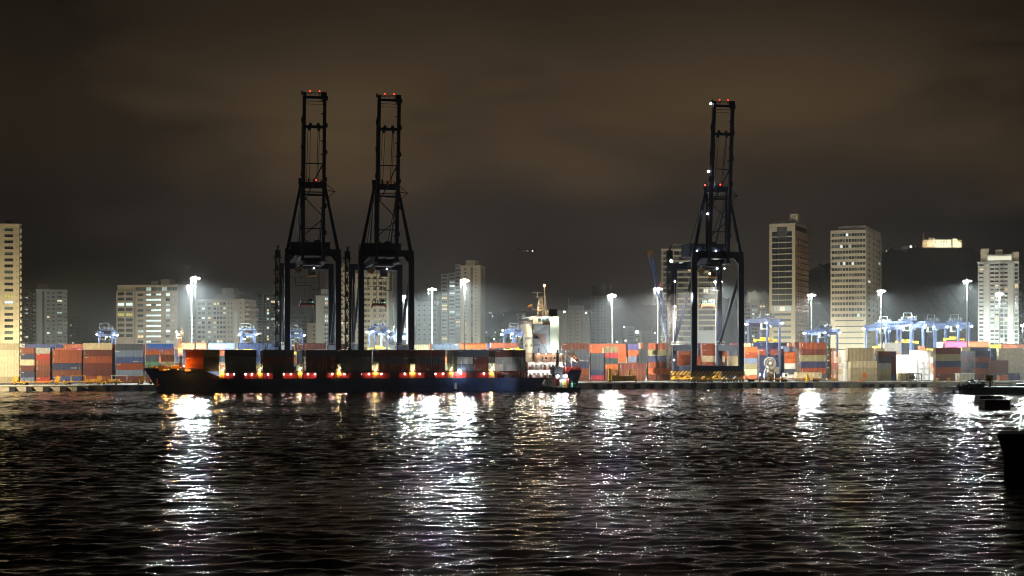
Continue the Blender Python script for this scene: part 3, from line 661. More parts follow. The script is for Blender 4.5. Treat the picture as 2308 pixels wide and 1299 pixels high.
# ---- first row facing the water, bow side
stack(-22, 42.5, 45, 774, ['tan', 'cream', 'cream', 'cream', 'cream', 'tan'], 'cream stack below the tall cream tower', door='b', marks='000000')
stack(46, 78, 45, 784, ['steel', 'navy', 'maroon', 'cream', 'navy', 'rust'], 'short stack beside the cream stack', door='b', marks='130331')
stack(80.5, 113, 45, 784, ['red', 'brown', 'brown', 'rust', 'red', 'grey'], 'short stack topped by a grey box', door='b', marks='301133')
stack(118, 184, 45, 789, ['blue', 'brown', 'navy', 'rust', 'rust'], 'long rust stack with a navy middle', door='b', marks='30411')
stack(187.5, 252.5, 45, 773.5, ['rust', 'maroon', 'maroon', 'rust', 'maroon', 'cream'], 'long maroon stack with cream top', door='b', marks='000310')
stack(261, 322.5, 45, 775, ['maroon', 'steel', 'rust', 'blue', 'steel', 'slate'], 'long blue stack just off the bow', door='b', marks='003430')
stack(328, 359, 45, 784, ['brown', 'slate', 'green', 'slate', 'orange'], 'short stack above the bow, green middle', n=5, door='a', marks='00101')
stack(363, 393, 45, 784, ['brown', 'slate', 'olive', 'brown', 'salmon'], 'short stack above the bow, olive middle', n=5, door='a', marks='00301')
s0, s1, H_ = stack(330, 391, 45, 775, [None] * 5 + ['brightblue'], 'lying across the two short bow stacks', n=6, door='a', marks='000001')
for a_, b_, d_, cols, ds in ((195, 260, 47.8, ['steel', 'orange', 'steel', 'orange', 'orange', 'orange'], 'slim end beside the cream topped stack'), (60, 117.5, 47.8, ['brown', 'maroon', 'orange', 'orange', 'orange', 'blue'], 'slim end beside the short grey topped stack'), (125, 186.5, 47.8, ['dark', 'maroon', 'navy', 'dark', 'dark'], 'dark slim end beside the long rust stack'), (265, 326.5, 47.8, ['maroon', 'slate', 'orange', 'slate', 'orange', 'orange'], 'slim end between blue stack and short bow stack')):
    stack(a_, b_, d_, 776 if len(cols) > 5 else 790, cols, ds, door='b', marks='000000')
# ---- middle, between ship stern and striped crane
stack(1267, 1328, 45, 774, ['brown', 'rust', 'navy', 'slate', 'slate', 'brown'], 'long stack right behind the ship stern', marks='000403')
stack(1332, 1362, 45, 796, ['crimson', 'navy', 'slate', 'slate', 'slate'], 'dark short stack on a crimson box', marks='00000')
stack(1364, 1393, 45, 782, ['brown', 'brown', 'orange', 'teal', 'crimson', 'olive'], 'short stack with olive top', marks='001003')
stack(1396, 1455, 45, 819, ['brown', 'brown', 'maroon'], 'low brown stack behind yellow frame', marks='001')
stack(1461, 1520, 45, 774, ['brown', 'orange', 'rust', 'navy', 'olive', 'rust'], 'long stack beside the crane stair tower', marks='011000')
stack(1525, 1581, 45, 801, ['maroon', 'rust', 'rust', 'rust'], 'long stack between the striped crane legs', marks='0000')
stack(1583, 1634, 45, 774, ['brown', 'rust', 'rust', 'cream', 'rust', 'rust'], 'cream banded stack behind the striped crane', marks='003333')
stack(1643, 1671, 45, 789, ['navy', 'grey', 'tan', 'tan', 'slate'], 'grey tan stack behind the striped crane leg', marks='00000')
stack(1680, 1707, 45, 782, ['salmon', 'cream', 'olive', 'steel', 'rust', 'orange'], 'short stack glaring white at its foot', marks='330031')
stack(1712, 1767, 47, 787, ['navy', 'navy', 'navy', 'navy', 'rust'], 'long navy stack behind the cable reel', marks='00003')
stack(1770, 1793, 46, 794, ['white', 'slate', 'white', 'orange', 'orange'], 'short stack between reel and rust stack', marks='00001')
stack(1806, 1862, 36, 772, ['slate', 'rust', 'navy', 'olive', 'maroon', 'rust'], 'long stack with red top by the yard gantry', marks='010011')
# ---- tan block: the front row and the rows behind it that show their white ends
d0 = 20
stack(1916.5, 1977, d0, 814, ['tan', 'tan', 'cream'], 'front row of the tan block', marks='000', n=3)
sA = s_at(1911, d0); YA = Y_at(1941, d0); zA = zof(814, YA) + .02; HA = (zof(784, YA) - zA) / 2
for i, c in enumerate(('tan', 'tan')):
    container(sA, d0 + .3, zA + i * HA, s_at(1971, d0) - sA, HA - .02, c, '%s container, %s of two set back on the tan block' % (NAMES[c], ('lower', 'upper')[i]), 'containers stacked in the yard', 0, 'a')
ordn = ['second', 'third', 'fourth', 'fifth', 'sixth', 'seventh', 'eighth']
for r_ in range(6):
    for i in range(5):
        c = [['white', 'white', 'white', 'white', 'white'], ['white', 'cream', 'white', 'white', 'white'], ['white', 'cream', 'white', 'cream', 'white'], ['rust', 'rust', 'orange', 'cream', 'rust'], ['cream', 'olive', 'crimson', 'white', 'white'], ['orange', 'rust', 'rust', 'orange', 'rust']][r_][i]
        z = QZ + .05 + i * 2.78
        container(sA + rnd.uniform(-.1, .1), d0 + 2.6 * (r_ + 1), z, 12.1, 2.76, c, '%s ended container, %s tier, %s row back in the tan block' % (NAMES[c], TIER[5][i], ordn[r_]), 'containers stacked in the yard', 0, 'a')
stack(1869, 1884, 39, 785, ['tan'] * 5, 'plain tan column at the tan block corner', marks='00000', door=None)
stack(1980, 2009, 23, 792, ['tan', 'tan', 'grey', 'slate', 'brown'], 'dim short stack beside the tan block', marks='00000')
stack(2011, 2020.5, 23.4, 792, ['blue', 'maroon', 'maroon', 'maroon', 'slate'], 'narrow dark stack between tan and white boxes', marks='00000', door='b')
stack(2029, 2058, 18, 841.5, ['tan'], 'by the quay beneath the white boxes', marks='0')
stack(2021, 2050, 40, 800, [None, 'cream', 'white', 'white'], 'overlit white stack by the blue gantry', n=4, marks='0000')
for r_ in range(4):
    for i in range(5):
        container(s_at(2048, 38) + .6 * r_, 30 + 2.6 * r_, QZ + .05 + i * 2.85, 12.1, 2.83, 'white', 'white ended container, %s tier, %s row back in the glaring block' % (TIER[5][i], (['first'] + ordn)[r_]), 'containers stacked in the yard', 0, 'a')
stack(2109, 2166, 25, 784, ['maroon', 'rust', 'navy', 'olive', 'maroon'], 'long stack by three quay bollards', marks='30000')
stack(2199, 2232, 27, 791, ['maroon', 'rust', 'navy', 'rust', 'navy'], 'stack behind the pale site cabin', marks='00010')
stack(2234, 2273, 24, 812.5, ['slate', 'maroon', 'maroon'], 'low maroon pair above the dark pier', marks='000')
stack(2233, 2248, 40, 785, [None, None, 'brown', 'navy', 'navy'], 'narrow navy pair beside the cream wall', marks='00330')
stack(2250, 2309, 38, 785, ['navy', 'cream', 'cream', 'cream', 'cream'], 'cream wall at the frame edge', marks='00000')
stack(2270, 2297, 18, 842, ['navy'], 'single navy box on the quay by the pier', marks='0')
stack(2298, 2330, 18, 842, ['grey'], 'single grey box at the frame edge', marks='0')
# ---- tops of the rows further back that rise above the first row
B = 'containers stacked in the yard'
def back(px0, px1, d, y0, y1, c, desc, mark=0, door='a'):
    Y = Y_at((px0 + px1) / 2, d); s0, s1 = s_at(px0, d), s_at(px1, d); z1, z0 = zof(y0, Y), zof(y1, Y); H = min(2.9, max(2.6, z1 - z0))
    container(s0, d, z1 - H, s1 - s0 - .1, H, c, '%s container %s' % (NAMES[c], desc), B, mark, door)
for a in ((47, 56, 78, 775, 785, 'white', 'end beside the cream stack at back', 0, 'b'), (56.5, 122, 78, 775.5, 787, 'blue', 'on the back row over the grey box', 3, 'b'), (123, 141, 78, 775.5, 787, 'blue', 'end on the back row beside the salmon one', 1, 'b'),
          (143, 187, 78, 775.5, 789, 'salmon', 'on the back row over the long rust stack', 1, 'b'), (124, 155, 66, 785, 797, 'orange', 'peeking over the long rust stack', 0, 'b'), (158, 186, 66, 785, 797, 'pink', 'peeking beside the cream topped stack', 2, 'b'),
          (254, 260, 60, 776, 790, 'orange', 'end beside the cream topped stack', 0, 'b'),
          (407, 465, 70, 773, 788, 'salmon', 'on the back row above the lit bow', 4), (470, 529, 70, 773.5, 788, 'steel', 'on the back row above the first ship bay', 4), (536, 597, 70, 773.5, 788, 'navy', 'on the back row below the terraced block', 0),
          (601, 655, 70, 774, 788, 'navy', 'on the back row behind the first crane stairs', 4), (672, 735, 70, 774, 788, 'maroon', 'on the back row between the first crane legs', 3), (736, 783, 70, 774.5, 788, 'maroon', 'on the back row behind the first crane leg', 3),
          (395, 418, 62, 788, 803, 'navy', 'behind the foremast, upper of two', 0), (395, 418, 62, 803, 818, 'slate', 'behind the foremast, lower of two', 0), (493, 508, 62, 788, 803, 'salmon', 'end in the gap after the first bay', 0), (493, 508, 62, 803, 818, 'slate', 'end in the gap below the salmon one', 0),
          (578, 592, 62, 786, 803, 'blue', 'seen through the second gap on the ship', 2), (578, 592, 62, 803, 818, 'blue', 'low in the second gap on the ship', 2), (578, 592, 62, 818, 835, 'tan', 'at the foot of the second gap on the ship', 0), (664, 669, 62, 774, 797, 'orange', 'end in the third gap on the ship', 0),
          (669, 690, 62, 788, 803, 'slate', 'high in the third gap on the ship', 3), (669, 690, 62, 803, 818, 'slate', 'middle of the third gap on the ship', 0), (669, 690, 62, 818, 835, 'maroon', 'low in the third gap on the ship', 1),
          (877, 900, 66, 775.5, 789, 'white', 'between the middle crane legs', 0), (903, 922, 66, 776, 789, 'cream', 'hidden partly by a middle crane leg', 0), (932, 967, 70, 775.5, 789, 'tan', 'on the back row by the middle crane', 1),
          (969, 975, 74, 775, 789, 'brown', 'end beside a slate grey back row box', 0), (975.5, 1035, 70, 774.5, 789, 'slate', 'on the back row below the dark balcony tower', 2), (1036.5, 1098, 66, 773.5, 789, 'orange', 'glowing on the back row by the light mast', 1),
          (1107, 1167, 74, 773, 785, 'rust', 'on the back row beside the ship bridge', 0), (1098, 1106, 80, 775, 789, 'navy', 'end between two orange red back row boxes', 0), (1101, 1113, 63, 785, 801, 'rust', 'end above the bright gap', 0),
          (1329, 1412, 60, 775, 788, 'salmon', 'above the dark short stack', 1), (1330, 1357, 56, 784, 796, 'orange', 'short box on the dark short stack', 1), (1357, 1364, 56, 784, 796, 'cream', 'end beside the olive topped stack', 0),
          (1393, 1411.5, 58, 788, 802, 'orange', 'upper of two beside the crimson box', 0), (1393, 1411.5, 58, 802, 819, 'orange', 'lower of two beside the crimson box', 0), (1415, 1440, 58, 775.5, 789.5, 'purple', 'on top of an orange and steel pair', 0),
          (1415, 1440, 58, 789.5, 803, 'orange', 'between a violet and a steel blue box', 0), (1415, 1440, 58, 803, 819, 'steel', 'lettered, under an orange box', 3), (1441, 1445, 66, 774, 787, 'cream', 'slim end beside the violet blue box', 0), (1446, 1451, 66, 774, 787, 'orange', 'slim end before the crane stair stack', 0),
          (1573, 1581.5, 50, 774, 788, 'navy', 'end behind the striped crane leg', 0), (1573, 1581.5, 50, 788, 801, 'navy', 'lower end behind the striped crane leg', 0), (1650, 1664, 56, 774, 783, 'pink', 'behind the striped crane brace', 0), (1634, 1642, 56, 795, 830, 'orange', 'end behind the striped crane', 0),
          (1679, 1693, 60, 774, 783, 'cream', 'behind the striped crane beside a gantry', 0), (1699, 1757, 66, 773, 781, 'navy', 'behind the yard gantry by the reel', 0), (1708, 1756, 60, 780.5, 790, 'blue', 'over the long navy stack', 4), (1758, 1776, 70, 774, 785, 'navy', 'behind the reel gantry leg', 0),
          (1764, 1793, 60, 781, 793, 'steel', 'on the short orange pair', 0), (1778, 1786, 66, 773, 782, 'salmon', 'slim end by the red topped stack', 0), (1792, 1801, 58, 772, 785, 'maroon', 'end beside the red topped stack', 1),
          (1972, 1994, 50, 785, 793, 'tan', 'peeking over the dim short stack', 0), (1995, 2030, 58, 772.5, 784, 'white', 'glaring below the yellow spreader', 3), (1995, 2030, 56, 784, 797, 'white', 'glaring behind the narrow dark stack', 0),
          (2074, 2085, 66, 780, 786, 'salmon', 'end over the lit end wall', 0), (2116, 2129, 62, 771, 784, 'white', 'ends beside the pink container', 0), (2131, 2181, 60, 770, 784, 'pink', 'behind the light mast near the hill', 0), (2184, 2229, 58, 770, 784, 'salmon', 'next to the pink one', 0),
          (2187, 2231, 48, 783, 792, 'slate', 'below the salmon and pink pair', 0), (2230, 2256, 62, 776.5, 784, 'yellow', 'low under the pale balcony tower', 3), (2258, 2312, 62, 775.5, 786, 'salmon', 'under the pale balcony tower at the edge', 0), (2168, 2186, 44, 783, 791, 'cream', 'beside the light mast foot', 0)):
    back(*a)
# ---- the rest of the yard: boxes hidden behind or below the ones above, as one mass
mb = MB(); pal = ['rust', 'maroon', 'navy', 'slate', 'olive', 'white', 'orange', 'tan']
def fill(s0, s1, d, tiers, seq=None, h=2.8):
    for i in range(tiers):
        mi = (seq[i % len(seq)] if seq else rnd.randrange(len(pal)))
        P8 = [qpt(*q) for q in ((s0, d, QZ + i * h), (s1, d, QZ + i * h), (s1, d + 2.44, QZ + i * h), (s0, d + 2.44, QZ + i * h), (s0, d, QZ + (i + 1) * h - .04), (s1, d, QZ + (i + 1) * h - .04), (s1, d + 2.44, QZ + (i + 1) * h - .04), (s0, d + 2.44, QZ + (i + 1) * h - .04))]
        mb.hexa(P8, mi)
        for e in range(4):                         # locking bars on the end that faces the water side
            y = d + .4 + e * .54; a = qpt(s0 - .06, y, QZ + i * h + .1); mb.beam(a, a + Vector((0, 0, h - .25)), .06, mi=8)
sB = s_at(2109, 25)
for r_ in range(8): fill(sB + rnd.uniform(-.1, .1), sB + 12, 27.7 + 2.6 * r_, 5, [[5, 4, 6, 5, 4], [4, 0, 5, 4, 4], [0, 0, 0, 0, 6], [6, 5, 0, 0, 0], [3, 4, 4, 4, 3], [5, 6, 4, 0, 5], [4, 0, 0, 4, 6], [0, 4, 5, 6, 5]][r_])
sB = s_at(2199, 27)
for r_ in range(7): fill(sB + rnd.uniform(-.1, .1), sB + 6, 29.7 + 2.6 * r_, 5, [[2, 3, 2, 3, 3], [3, 2, 3, 2, 2], [2, 3, 3, 0, 3], [3, 1, 3, 3, 2], [1, 3, 2, 3, 3], [0, 0, 1, 4, 5], [5, 6, 0, 0, 4]][r_])
for px0, px1, d, n in ((47, 187, 81, 5), (262, 325, 62, 5), (330, 392, 62, 5), (407, 465, 72.6, 5), (470, 529, 72.6, 5), (536, 597, 72.6, 5), (601, 655, 72.6, 5), (672, 783, 72.6, 5), (877, 967, 72.6, 5), (976, 1098, 72.6, 5), (1107, 1167, 77, 5), (1267, 1328, 62, 5), (1332, 1440, 62.5, 5), (1461, 1520, 62, 5), (1525, 1640, 62, 5), (1650, 1795, 72, 5), (1806, 1862, 52, 5), (1995, 2030, 60.6, 5), (2116, 2312, 66, 5)):
    s0, s1 = s_at(px0, d), s_at(px1, d); s = s0
    while s < s1 - 3:
        fill(s, min(s + 12.1, s1), d, n); s += 12.5
for px0, px1, d, n in ((407, 783, 70, 4), (877, 1098, 70, 4), (1330, 1440, 58.5, 4), (124, 186, 66, 4), (395, 418, 62, 3), (578, 592, 62, 1), (669, 690, 62, 2), (1107, 1167, 74, 4), (1699, 1793, 66, 4), (2116, 2312, 62, 4), (1995, 2030, 57, 3), (2022, 2058, 40, 1), (2233, 2248, 40, 2), (2187, 2231, 48, 4)):
    s0, s1 = s_at(px0, d), s_at(px1, d); s = s0
    while s < s1 - 3:
        fill(s, min(s + 12.1, s1), d + .05, n); s += 12.5
tag(mb.build('stacked_containers', [mat('box_' + p, PAL[p], .6, var=.3, scale=.4, dirt=.3) for p in pal] + [cbar]), 'mass of stacked containers behind the front rows of the yard', None, None, 'stuff')
# ================================================================== container ship berthed at the quay
ND, BE = -28.5, 26.0                             # near side offset from the quay, beam
hull_paint = mat('hull_blue_paint', (.026, .05, .14), .4, var=.45, scale=.25, dirt=.45, bump=.15)
ship_white = mat('ship_white_paint', (.62, .64, .64), .5, var=.2, scale=.4, dirt=.25)
ship_grey = mat('ship_grey_paint', (.36, .4, .44), .5, var=.2, scale=.3, dirt=.2)
ship_cream = mat('ship_cream_paint', (.66, .58, .42), .5, var=.15, scale=.4)
S0 = s_at(322, ND + BE / 2); Lh = s_at(1313, ND) - S0
def sx(px, y=-13.0): return s_at(px, ND + BE / 2 + y) - S0
SL = qpt(S0, ND + BE / 2, 0)
def sz(py, px, y=-13.0): return zof(py, Y_at(px, ND + BE / 2 + y))
ship = thing('container_ship', 'long dark blue container ship loaded with boxes, moored along the quay', 'ship', SL, YAW)
def hull():
    xa, xb, xc, xd = sx(435), sx(513), sx(1276), sx(1284)
    def ztop(x):
        if x <= xa: return 9.35 - .25 * math.sin(math.pi * x / xa) * .6
        if x <= xb: u = (x - xa) / (xb - xa); u = u * u * (3 - 2 * u); return 9.35 + (5.25 - 9.35) * u
        if x <= xc: return 5.25
        if x <= xd: return 5.25 + 3.1 * (x - xc) / (xd - xc)
        return 8.35
    def hb(x, t):                                  # t 0 keel, 1 top
        top = 13 * min(1, (max(x, 0) / 30) ** .55) if x < 30 else 13
        wl = 13 * min(1, (max(x - 1, 0) / 46) ** .85) if x < 47 else 13
        if x > Lh - 12: k = (x - Lh + 12) / 12; top *= 1 - .06 * k; wl *= 1 - .3 * k
        u = max(0, min(1, t)) ** 1.6; return max(.12, wl + (top - wl) * u)
    xs = [0, .8, 2, 4, 7, 11, 16] + [20 + i * 2 for i in range(14)] + [50 + i * 8 for i in range(int((xc - 54) / 8) + 1)] + [xc - .05, xd] + [xd + (Lh - xd) * k / 3 for k in (1, 2, 3)]
    nz = 9; mb = MB(); ring = []
    for x in xs:
        zt = ztop(x); a = []
        for j in range(nz + 1):
            t = j / nz; z = -1.6 + (zt + 1.6) * t; rk = 5.6 * max(0, 1 - x / 34) * max(0.0, 1 - max(0, z) / max(zt, .1)) ** .8
            tr = -2.2 * max(0, (x - Lh + 10) / 10) * (1 - t)
            a.append((x + rk + tr, hb(x, t), z))
        ring.append(a)
    for i in range(len(xs) - 1):
        for j in range(nz):
            p, q, r_, s = ring[i][j], ring[i + 1][j], ring[i + 1][j + 1], ring[i][j + 1]
            f = lambda v: (v[0], -v[1], v[2])
            mb.poly([f(p), f(q), f(r_), f(s)]); mb.poly([q, p, s, r_])
        dz = -1.0 if xs[i] < xb or xs[i] >= xd - .1 else -.02
        a, b = ring[i][-1], ring[i + 1][-1]; mb.poly([(a[0], -a[1] + .1, a[2] + dz), (b[0], -b[1] + .1, b[2] + dz), (b[0], b[1] - .1, b[2] + dz), (a[0], a[1] - .1, a[2] + dz)], 1)
    e = ring[-1]; mb.poly([(x, -y, z) for x, y, z in e] + [v for v in reversed(e)])
    return mb
hull().build('hull', [hull_paint, red_paint], ship)
# fairleads with painted-in orange glow along the bow, anchor, draught marks, ladder
mb = MB()
for px, y, w_ in ((372, 834, .5), (380, 833, .4), (401, 833, .3), (423, 834.5, 1.1)): x = sx(px, -11); mb.box(x - w_, x + w_, -13.3, -12.9, sz(y, px) - .18, sz(y, px) + .18)
mb.build('fairlead', glow('fairlead_glow', (1, .5, .12), 1.6), ship)
mb = MB(); xx = sx(354, -5); mb.beam((xx, -4.6, 5.2), (xx, -5.3, 2.4), .5); mb.beam((xx - 1, -5.4, 3.1), (xx, -5.3, 2.2), .5); mb.beam((xx + 1, -5.4, 3.1), (xx, -5.3, 2.2), .5); mb.build('anchor', mat('rusty_anchor', (.3, .16, .06), .7, var=.4), ship)
mb = MB(); xx = sx(1027); [mb.box(xx - .5, xx + .5, -13.06, -12.98, .9 + k * .3, 1.1 + k * .3) for k in range(8)]; mb.build('draught_marks', white_steel, ship)
# red hatch coaming with pillars, deck passage lamps
x0, x1 = sx(500), sx(1113); mb = MB()
mb.box(x0, x1, -11.4, 11.4, 5.26, 7.55); mb.box(x0, x1, -12.9, 12.9, 7.56, 8.05, 1)
for px in range(512, 1110, 6):
    mb.box(sx(px) - .08, sx(px) + .08, -11.55, -11.38, 5.27, 7.5)
mb.build('hatch_coaming', [red_paint, dark_steel], ship)
mb = MB()
for px in range(503, 1113, 5): mb.box(sx(px) - .05, sx(px) + .05, -12.95, -12.85, 5.26, 6.3)
for hh in (5.75, 6.3): mb.box(x0, x1, -12.94, -12.86, hh - .04, hh + .04)
mb.build('deck_rail', red_paint, ship)
for px in (540, 627, 725, 803, 889, 969.5, 1063):
    mb = MB(); mb.box(sx(px) - 2.0, sx(px) + 2.0, -12.9, -11.5, 5.27, 7.55); mb.build('stanchion', mat('dark_maroon_paint', (.07, .02, .02), .6, var=.3), ship)
LX = [513, 528.4, 553.4, 567.5, 604, 619.5, 639, 656, 694.5, 710.5, 731, 749, 776.5, 795, 813.5, 832, 860, 896, 913, 946.5, 963.5, 982, 999.5, 1040, 1054.5, 1072.5, 1091.5]
dl = glow('deck_lamp', (1, .82, .74), 45)
lm0 = None
for px in LX:
    if not lm0: mb = MB(); mb.ball((0, 0, 0), .27, 8); mb.box(-.3, .3, .1, .4, .1, .25, 1); lm0 = mb.build('deck_lamp', [dl, dark_steel], ship, (sx(px), -12.3, 6.95))
    else: o = link('deck_lamp', lm0.data, ship, (sx(px), -12.3, 6.95))
    lamp('POINT', (sx(px), -12.45, 6.75), 150, (1, .5, .3), .2, ship)
# lashing gaps between the bays: lit lockers, posts, ladders, lamps
lock_y = mat('locker_cream', (.72, .62, .36), .5, var=.2); rod = mat('lashing_steel', (.5, .52, .42), .5, var=.2)
GAPS = [(501, 1), (585, 1), (676, .9), (764, 1), (846.5, 1), (930, 1.2), (1016.5, .35), (1108, 1.3)]
for k, (px, br) in enumerate(GAPS):
    x = sx(px); mb = MB(); mb.box(x - .75, x + .75, -12.9, -11.6, 5.27, 8.1); mb.box(x - .5, x + .5, -12.96, -12.9, 5.6, 7.7, 1)
    lk = mb.build('deck_locker', [lock_y, mat('locker_orange', (.65, .3, .06), .5)], ship)
    mb = MB()
    for e in (-1, 1):
        mb.beam((x + e * 1.1, -12.7, 5.3), (x + e * 1.1, -12.7, 8.6), .22); mb.beam((x + e * 1.1, -11, 8.1), (x + e * .9, -11, 16.3), .16); mb.beam((x + e * 1.1, -12.4, 8.1), (x + e * .35, -12.4, 13.6), .07); mb.beam((x - e * .3, -12.4, 8.1), (x + e * .9, -12.4, 13.6), .07)
    for z in (8.1, 10.8): mb.box(x - 1.1, x + 1.1, -12.8, 12, z, z + .12)
    for y in range(-10, 12, 3): mb.beam((x, y, 8.1), (x, y, 11), .14)
    mb.rail([(x - 1, -12.75, 8.2), (x + 1, -12.75, 8.2)], 1.0, .05, step=.7)
    mb.build('lashing_bridge', rod, ship)
    mb = MB(); mb.box(x - .3, x + .3, -12.85, -12.5, 8.3, 8.75); mb.ball((x + .55, -11.6, 9.3), .22, 8); mb.build('gap_lamp', glow('gap_lamp', (1, .8, .36) if k != 6 else (.9, 1, .9), 14), ship)
    lamp('POINT', (x, -13.25, 7.4), 620 * br, (1, .5, .12), .2, ship); lamp('POINT', (x, -11.8, 9.6), 650 * br, (1, .9, .5) if k not in (2, 7) else (.95, 1, .88), .25, ship); lamp('POINT', (x, -4, 9.2), 500 * br, (1, .92, .6), .25, ship)
# the bright flood near the stern half
mb = MB(); mb.ball((sx(1035), -13.3, 8.1), .55, 10); mb.build('flood_lamp', lamp_cool, ship); lamp('POINT', (sx(1036), -13.6, 7.7), 3800, (.95, .97, 1), .4, ship)
# deck containers: the near side column of every bay
GR = 'containers on the ship deck'
def deck_row(px0, px1, cells, d=ND + .45, z0=8.08, H=2.83):
    for tier, row in enumerate(cells):
        a = px0
        for frac, c, lab, mk in row:
            b = a + (px1 - px0) * frac; s0, s1 = s_at(a, d), s_at(b, d)
            container(s0 + .03, d, z0 + tier * H, s1 - s0 - .06, H - .03, c, lab, GR, mk, 'a' if a == px0 else None); a = b
TN = ('lowest', 'middle', 'topmost')
bays = [(508, 578, 'the first dark bay behind the orange lit one', ['dark', 'slate', 'dark']), (592, 662.5, 'the bay with the first crane standing behind it', ['dark', 'brown', 'slate']), (690, 761, 'the bay between the first two tall cranes', ['maroon', 'maroon', 'slate']),
        (767.5, 838.5, 'the bay below the middle crane stairs', ['slate', 'slate', 'dark']), (854.5, 924.5, 'the bay below the middle crane legs', ['brown', 'slate', 'maroon']), (935.5, 1003.5, 'the bay below the two light masts', ['maroon', 'slate', 'brown'])]
for p0, p1, ds, cs_ in bays:
    deck_row(p0, p1, [[(1, c, '%s unlit container, %s in %s' % (NAMES[c], TN[i], ds), 2 if i == 1 else 0)] for i, c in enumerate(cs_)])
deck_row(418, 458.5, [[(1, 'rust', 'orange lit container, lowest in the bow bay behind the foremast', 0)], [(1, 'orange', 'glowing orange container, middle of the bow bay behind the foremast', 3)], [(1, 'rust', 'dim red container, topmost in the bow bay behind the foremast', 3)]], d=ND + 3.5)
deck_row(458.8, 494, [[(1, 'dark', 'black container, lowest in the half bay beside the orange glow', 0)], [(1, 'dark', 'black container, middle of the half bay beside the orange glow', 0)], [(1, 'olive', 'dim olive container, topmost beside the orange glow', 0)]], d=ND + 1.4)
deck_row(1030.5, 1101, [[(.5, 'slate', 'grey container, lowest in its bay, above the glaring flood lamp', 0), (.5, 'brown', 'brown container, lowest in its bay, before the bright white gap', 1)], [(.5, 'grey', 'pale grey container in the middle of a dark bay', 0), (.5, 'maroon', 'maroon container beside the pale grey one in the dark bay', 3)], [(1, 'slate', 'long dark container lying over the pale grey one', 3)]])
deck_row(1115, 1185, [[(.27, 'white', 'short white lettered box below a long white container', 3), (.73, 'grey', 'long pale container beside the short lettered box', 0)], [(1, 'grey', 'long pale lettered container under the dark maroon one', 3)], [(1, 'maroon', 'dark maroon container topmost beside the ship bridge', 3)]])
deck_row(1115, 1185, [[(.5, 'rust', 'rusty red container at deck level behind the gangway crane', 0), (.5, 'maroon', 'maroon container at deck level near the ship bridge', 0)]], d=ND + 2.2, z0=5.3, H=2.75)
mb = MB()
pal2 = ['rust', 'maroon', 'navy', 'olive', 'white', 'orange', 'slate']; gm2 = [mat('box_' + p, PAL[p], .6, var=.3, scale=.4, dirt=.3) for p in pal2]
for bi, (p0, p1) in enumerate([(418.5, 493)] + [(b[0], b[1]) for b in bays] + [(1031, 1101), (1115, 1185)]):
    a, b = s_at(p0, ND + .45) + .1, s_at(p1, ND + .45) - .1
    for r_ in range(9):
        d = ND + 3.05 + 2.55 * r_ + (3 if bi == 0 else 0)
        if d + 2.44 > ND + BE: continue
        for i in range(3):
            mi = rnd.randrange(7) if i != 1 else rnd.choice([4, 3, 4]); z = 8.08 + i * 2.83; j = rnd.uniform(-.12, .12)
            mb.hexa([qpt(*q) for q in ((a + j, d, z), (b + j, d, z), (b + j, d + 2.44, z), (a + j, d + 2.44, z), (a + j, d, z + 2.79), (b + j, d, z + 2.79), (b + j, d + 2.44, z + 2.79), (a + j, d + 2.44, z + 2.79))], mi)
            for e in range(4): y = d + .4 + e * .54; p = qpt(a + j - .06, y, z + .1); mb.beam(p, p + Vector((0, 0, 2.5)), .08, mi=7)
tag(mb.build('stacked_containers', gm2 + [cbar]), 'mass of stacked containers filling the ship deck behind its outer row', None, None, 'stuff')
# bow gear, foremast
mb = MB(); zb = 8.4
for px in (340, 352, 368): x = sx(px, -3); mb.tube((x - .9, -2, zb + .9), (x + .9, -2, zb + .9), .8, n=12); mb.box(x - 1.2, x + 1.2, -1.4, .2, zb, zb + 1.3)
for px, w_, h in ((365, 1.2, 1.9), (372, .8, 2.1), (394, 1.6, 2.0), (400, .7, 2.3)): x = sx(px, -6); mb.box(x - w_, x + w_, -7, -4, zb, zb + h)
mb.beam((sx(376, -6), -6, zb + .6), (sx(390, -6), -6, zb + 2.2), .5); mb.build('windlass', mat('deck_gear_yellow', (.5, .3, .06), .6, var=.4), ship)
mb = MB(); mb.rail([(1.2, -.8, 9.3), (6, -6, 9.3), (14, -9.4, 9.25), (sx(408, -11), -10.8, 9.2)], 1.0, .05, step=1.5); mb.build('bow_rail', red_paint, ship)
xm = sx(407, -1)
mb = MB(); mb.tube((xm, -1, 8.3), (xm, -1, 14), .55, .4, 10); mb.beam((xm - 1, -1, 8.3), (xm, -1, 12), .35); mb.beam((xm + 1.8, -1, 8.3), (xm, -1, 11), .35); mb.build('foremast', dark_steel, ship)
mb = MB(); mb.lattice((xm, -1, 14), (xm - .3, -1, 21.5), 1.3, .13, 6); mb.beam((xm - 2.2, -1, 17.5), (xm - .2, -1, 13.6), .2); mb.rail([(xm - 1.9, -1.6, 17.2), (xm + .8, -1.6, 17.2)], 1, .05, step=.8); mb.box(xm - 1.9, xm + .8, -1.8, -.2, 17, 17.2); mb.box(xm - 1.6, xm + 1.2, -1.8, -.2, 21.3, 21.6)
for k in range(6): mb.box(xm - .1, xm + 1.2, -1.5, -.5, 22 + k * .45, 22.12 + k * .45)
mb.beam((xm, -1, 21.5), (xm + .2, -1, 26), .2); mb.rail([(xm - 1.6, -1.8, 21.6), (xm + 1.2, -1.8, 21.6)], 1, .05, step=.7); mb.build('mast_top', mat('mast_orange_white', (.6, .42, .26), .5, var=.3), ship)
mb = MB(); mb.ball((xm - 1.5, -2.2, 23.6), .4, 8); mb.ball((xm - .7, -2.2, 22.6), .35, 8); mb.build('mast_lamp', glow('mast_warm', (1, .93, .8), 22), ship); lamp('POINT', (xm - 1.1, -2.6, 22.8), 2200, (1, .95, .85), .3, ship)
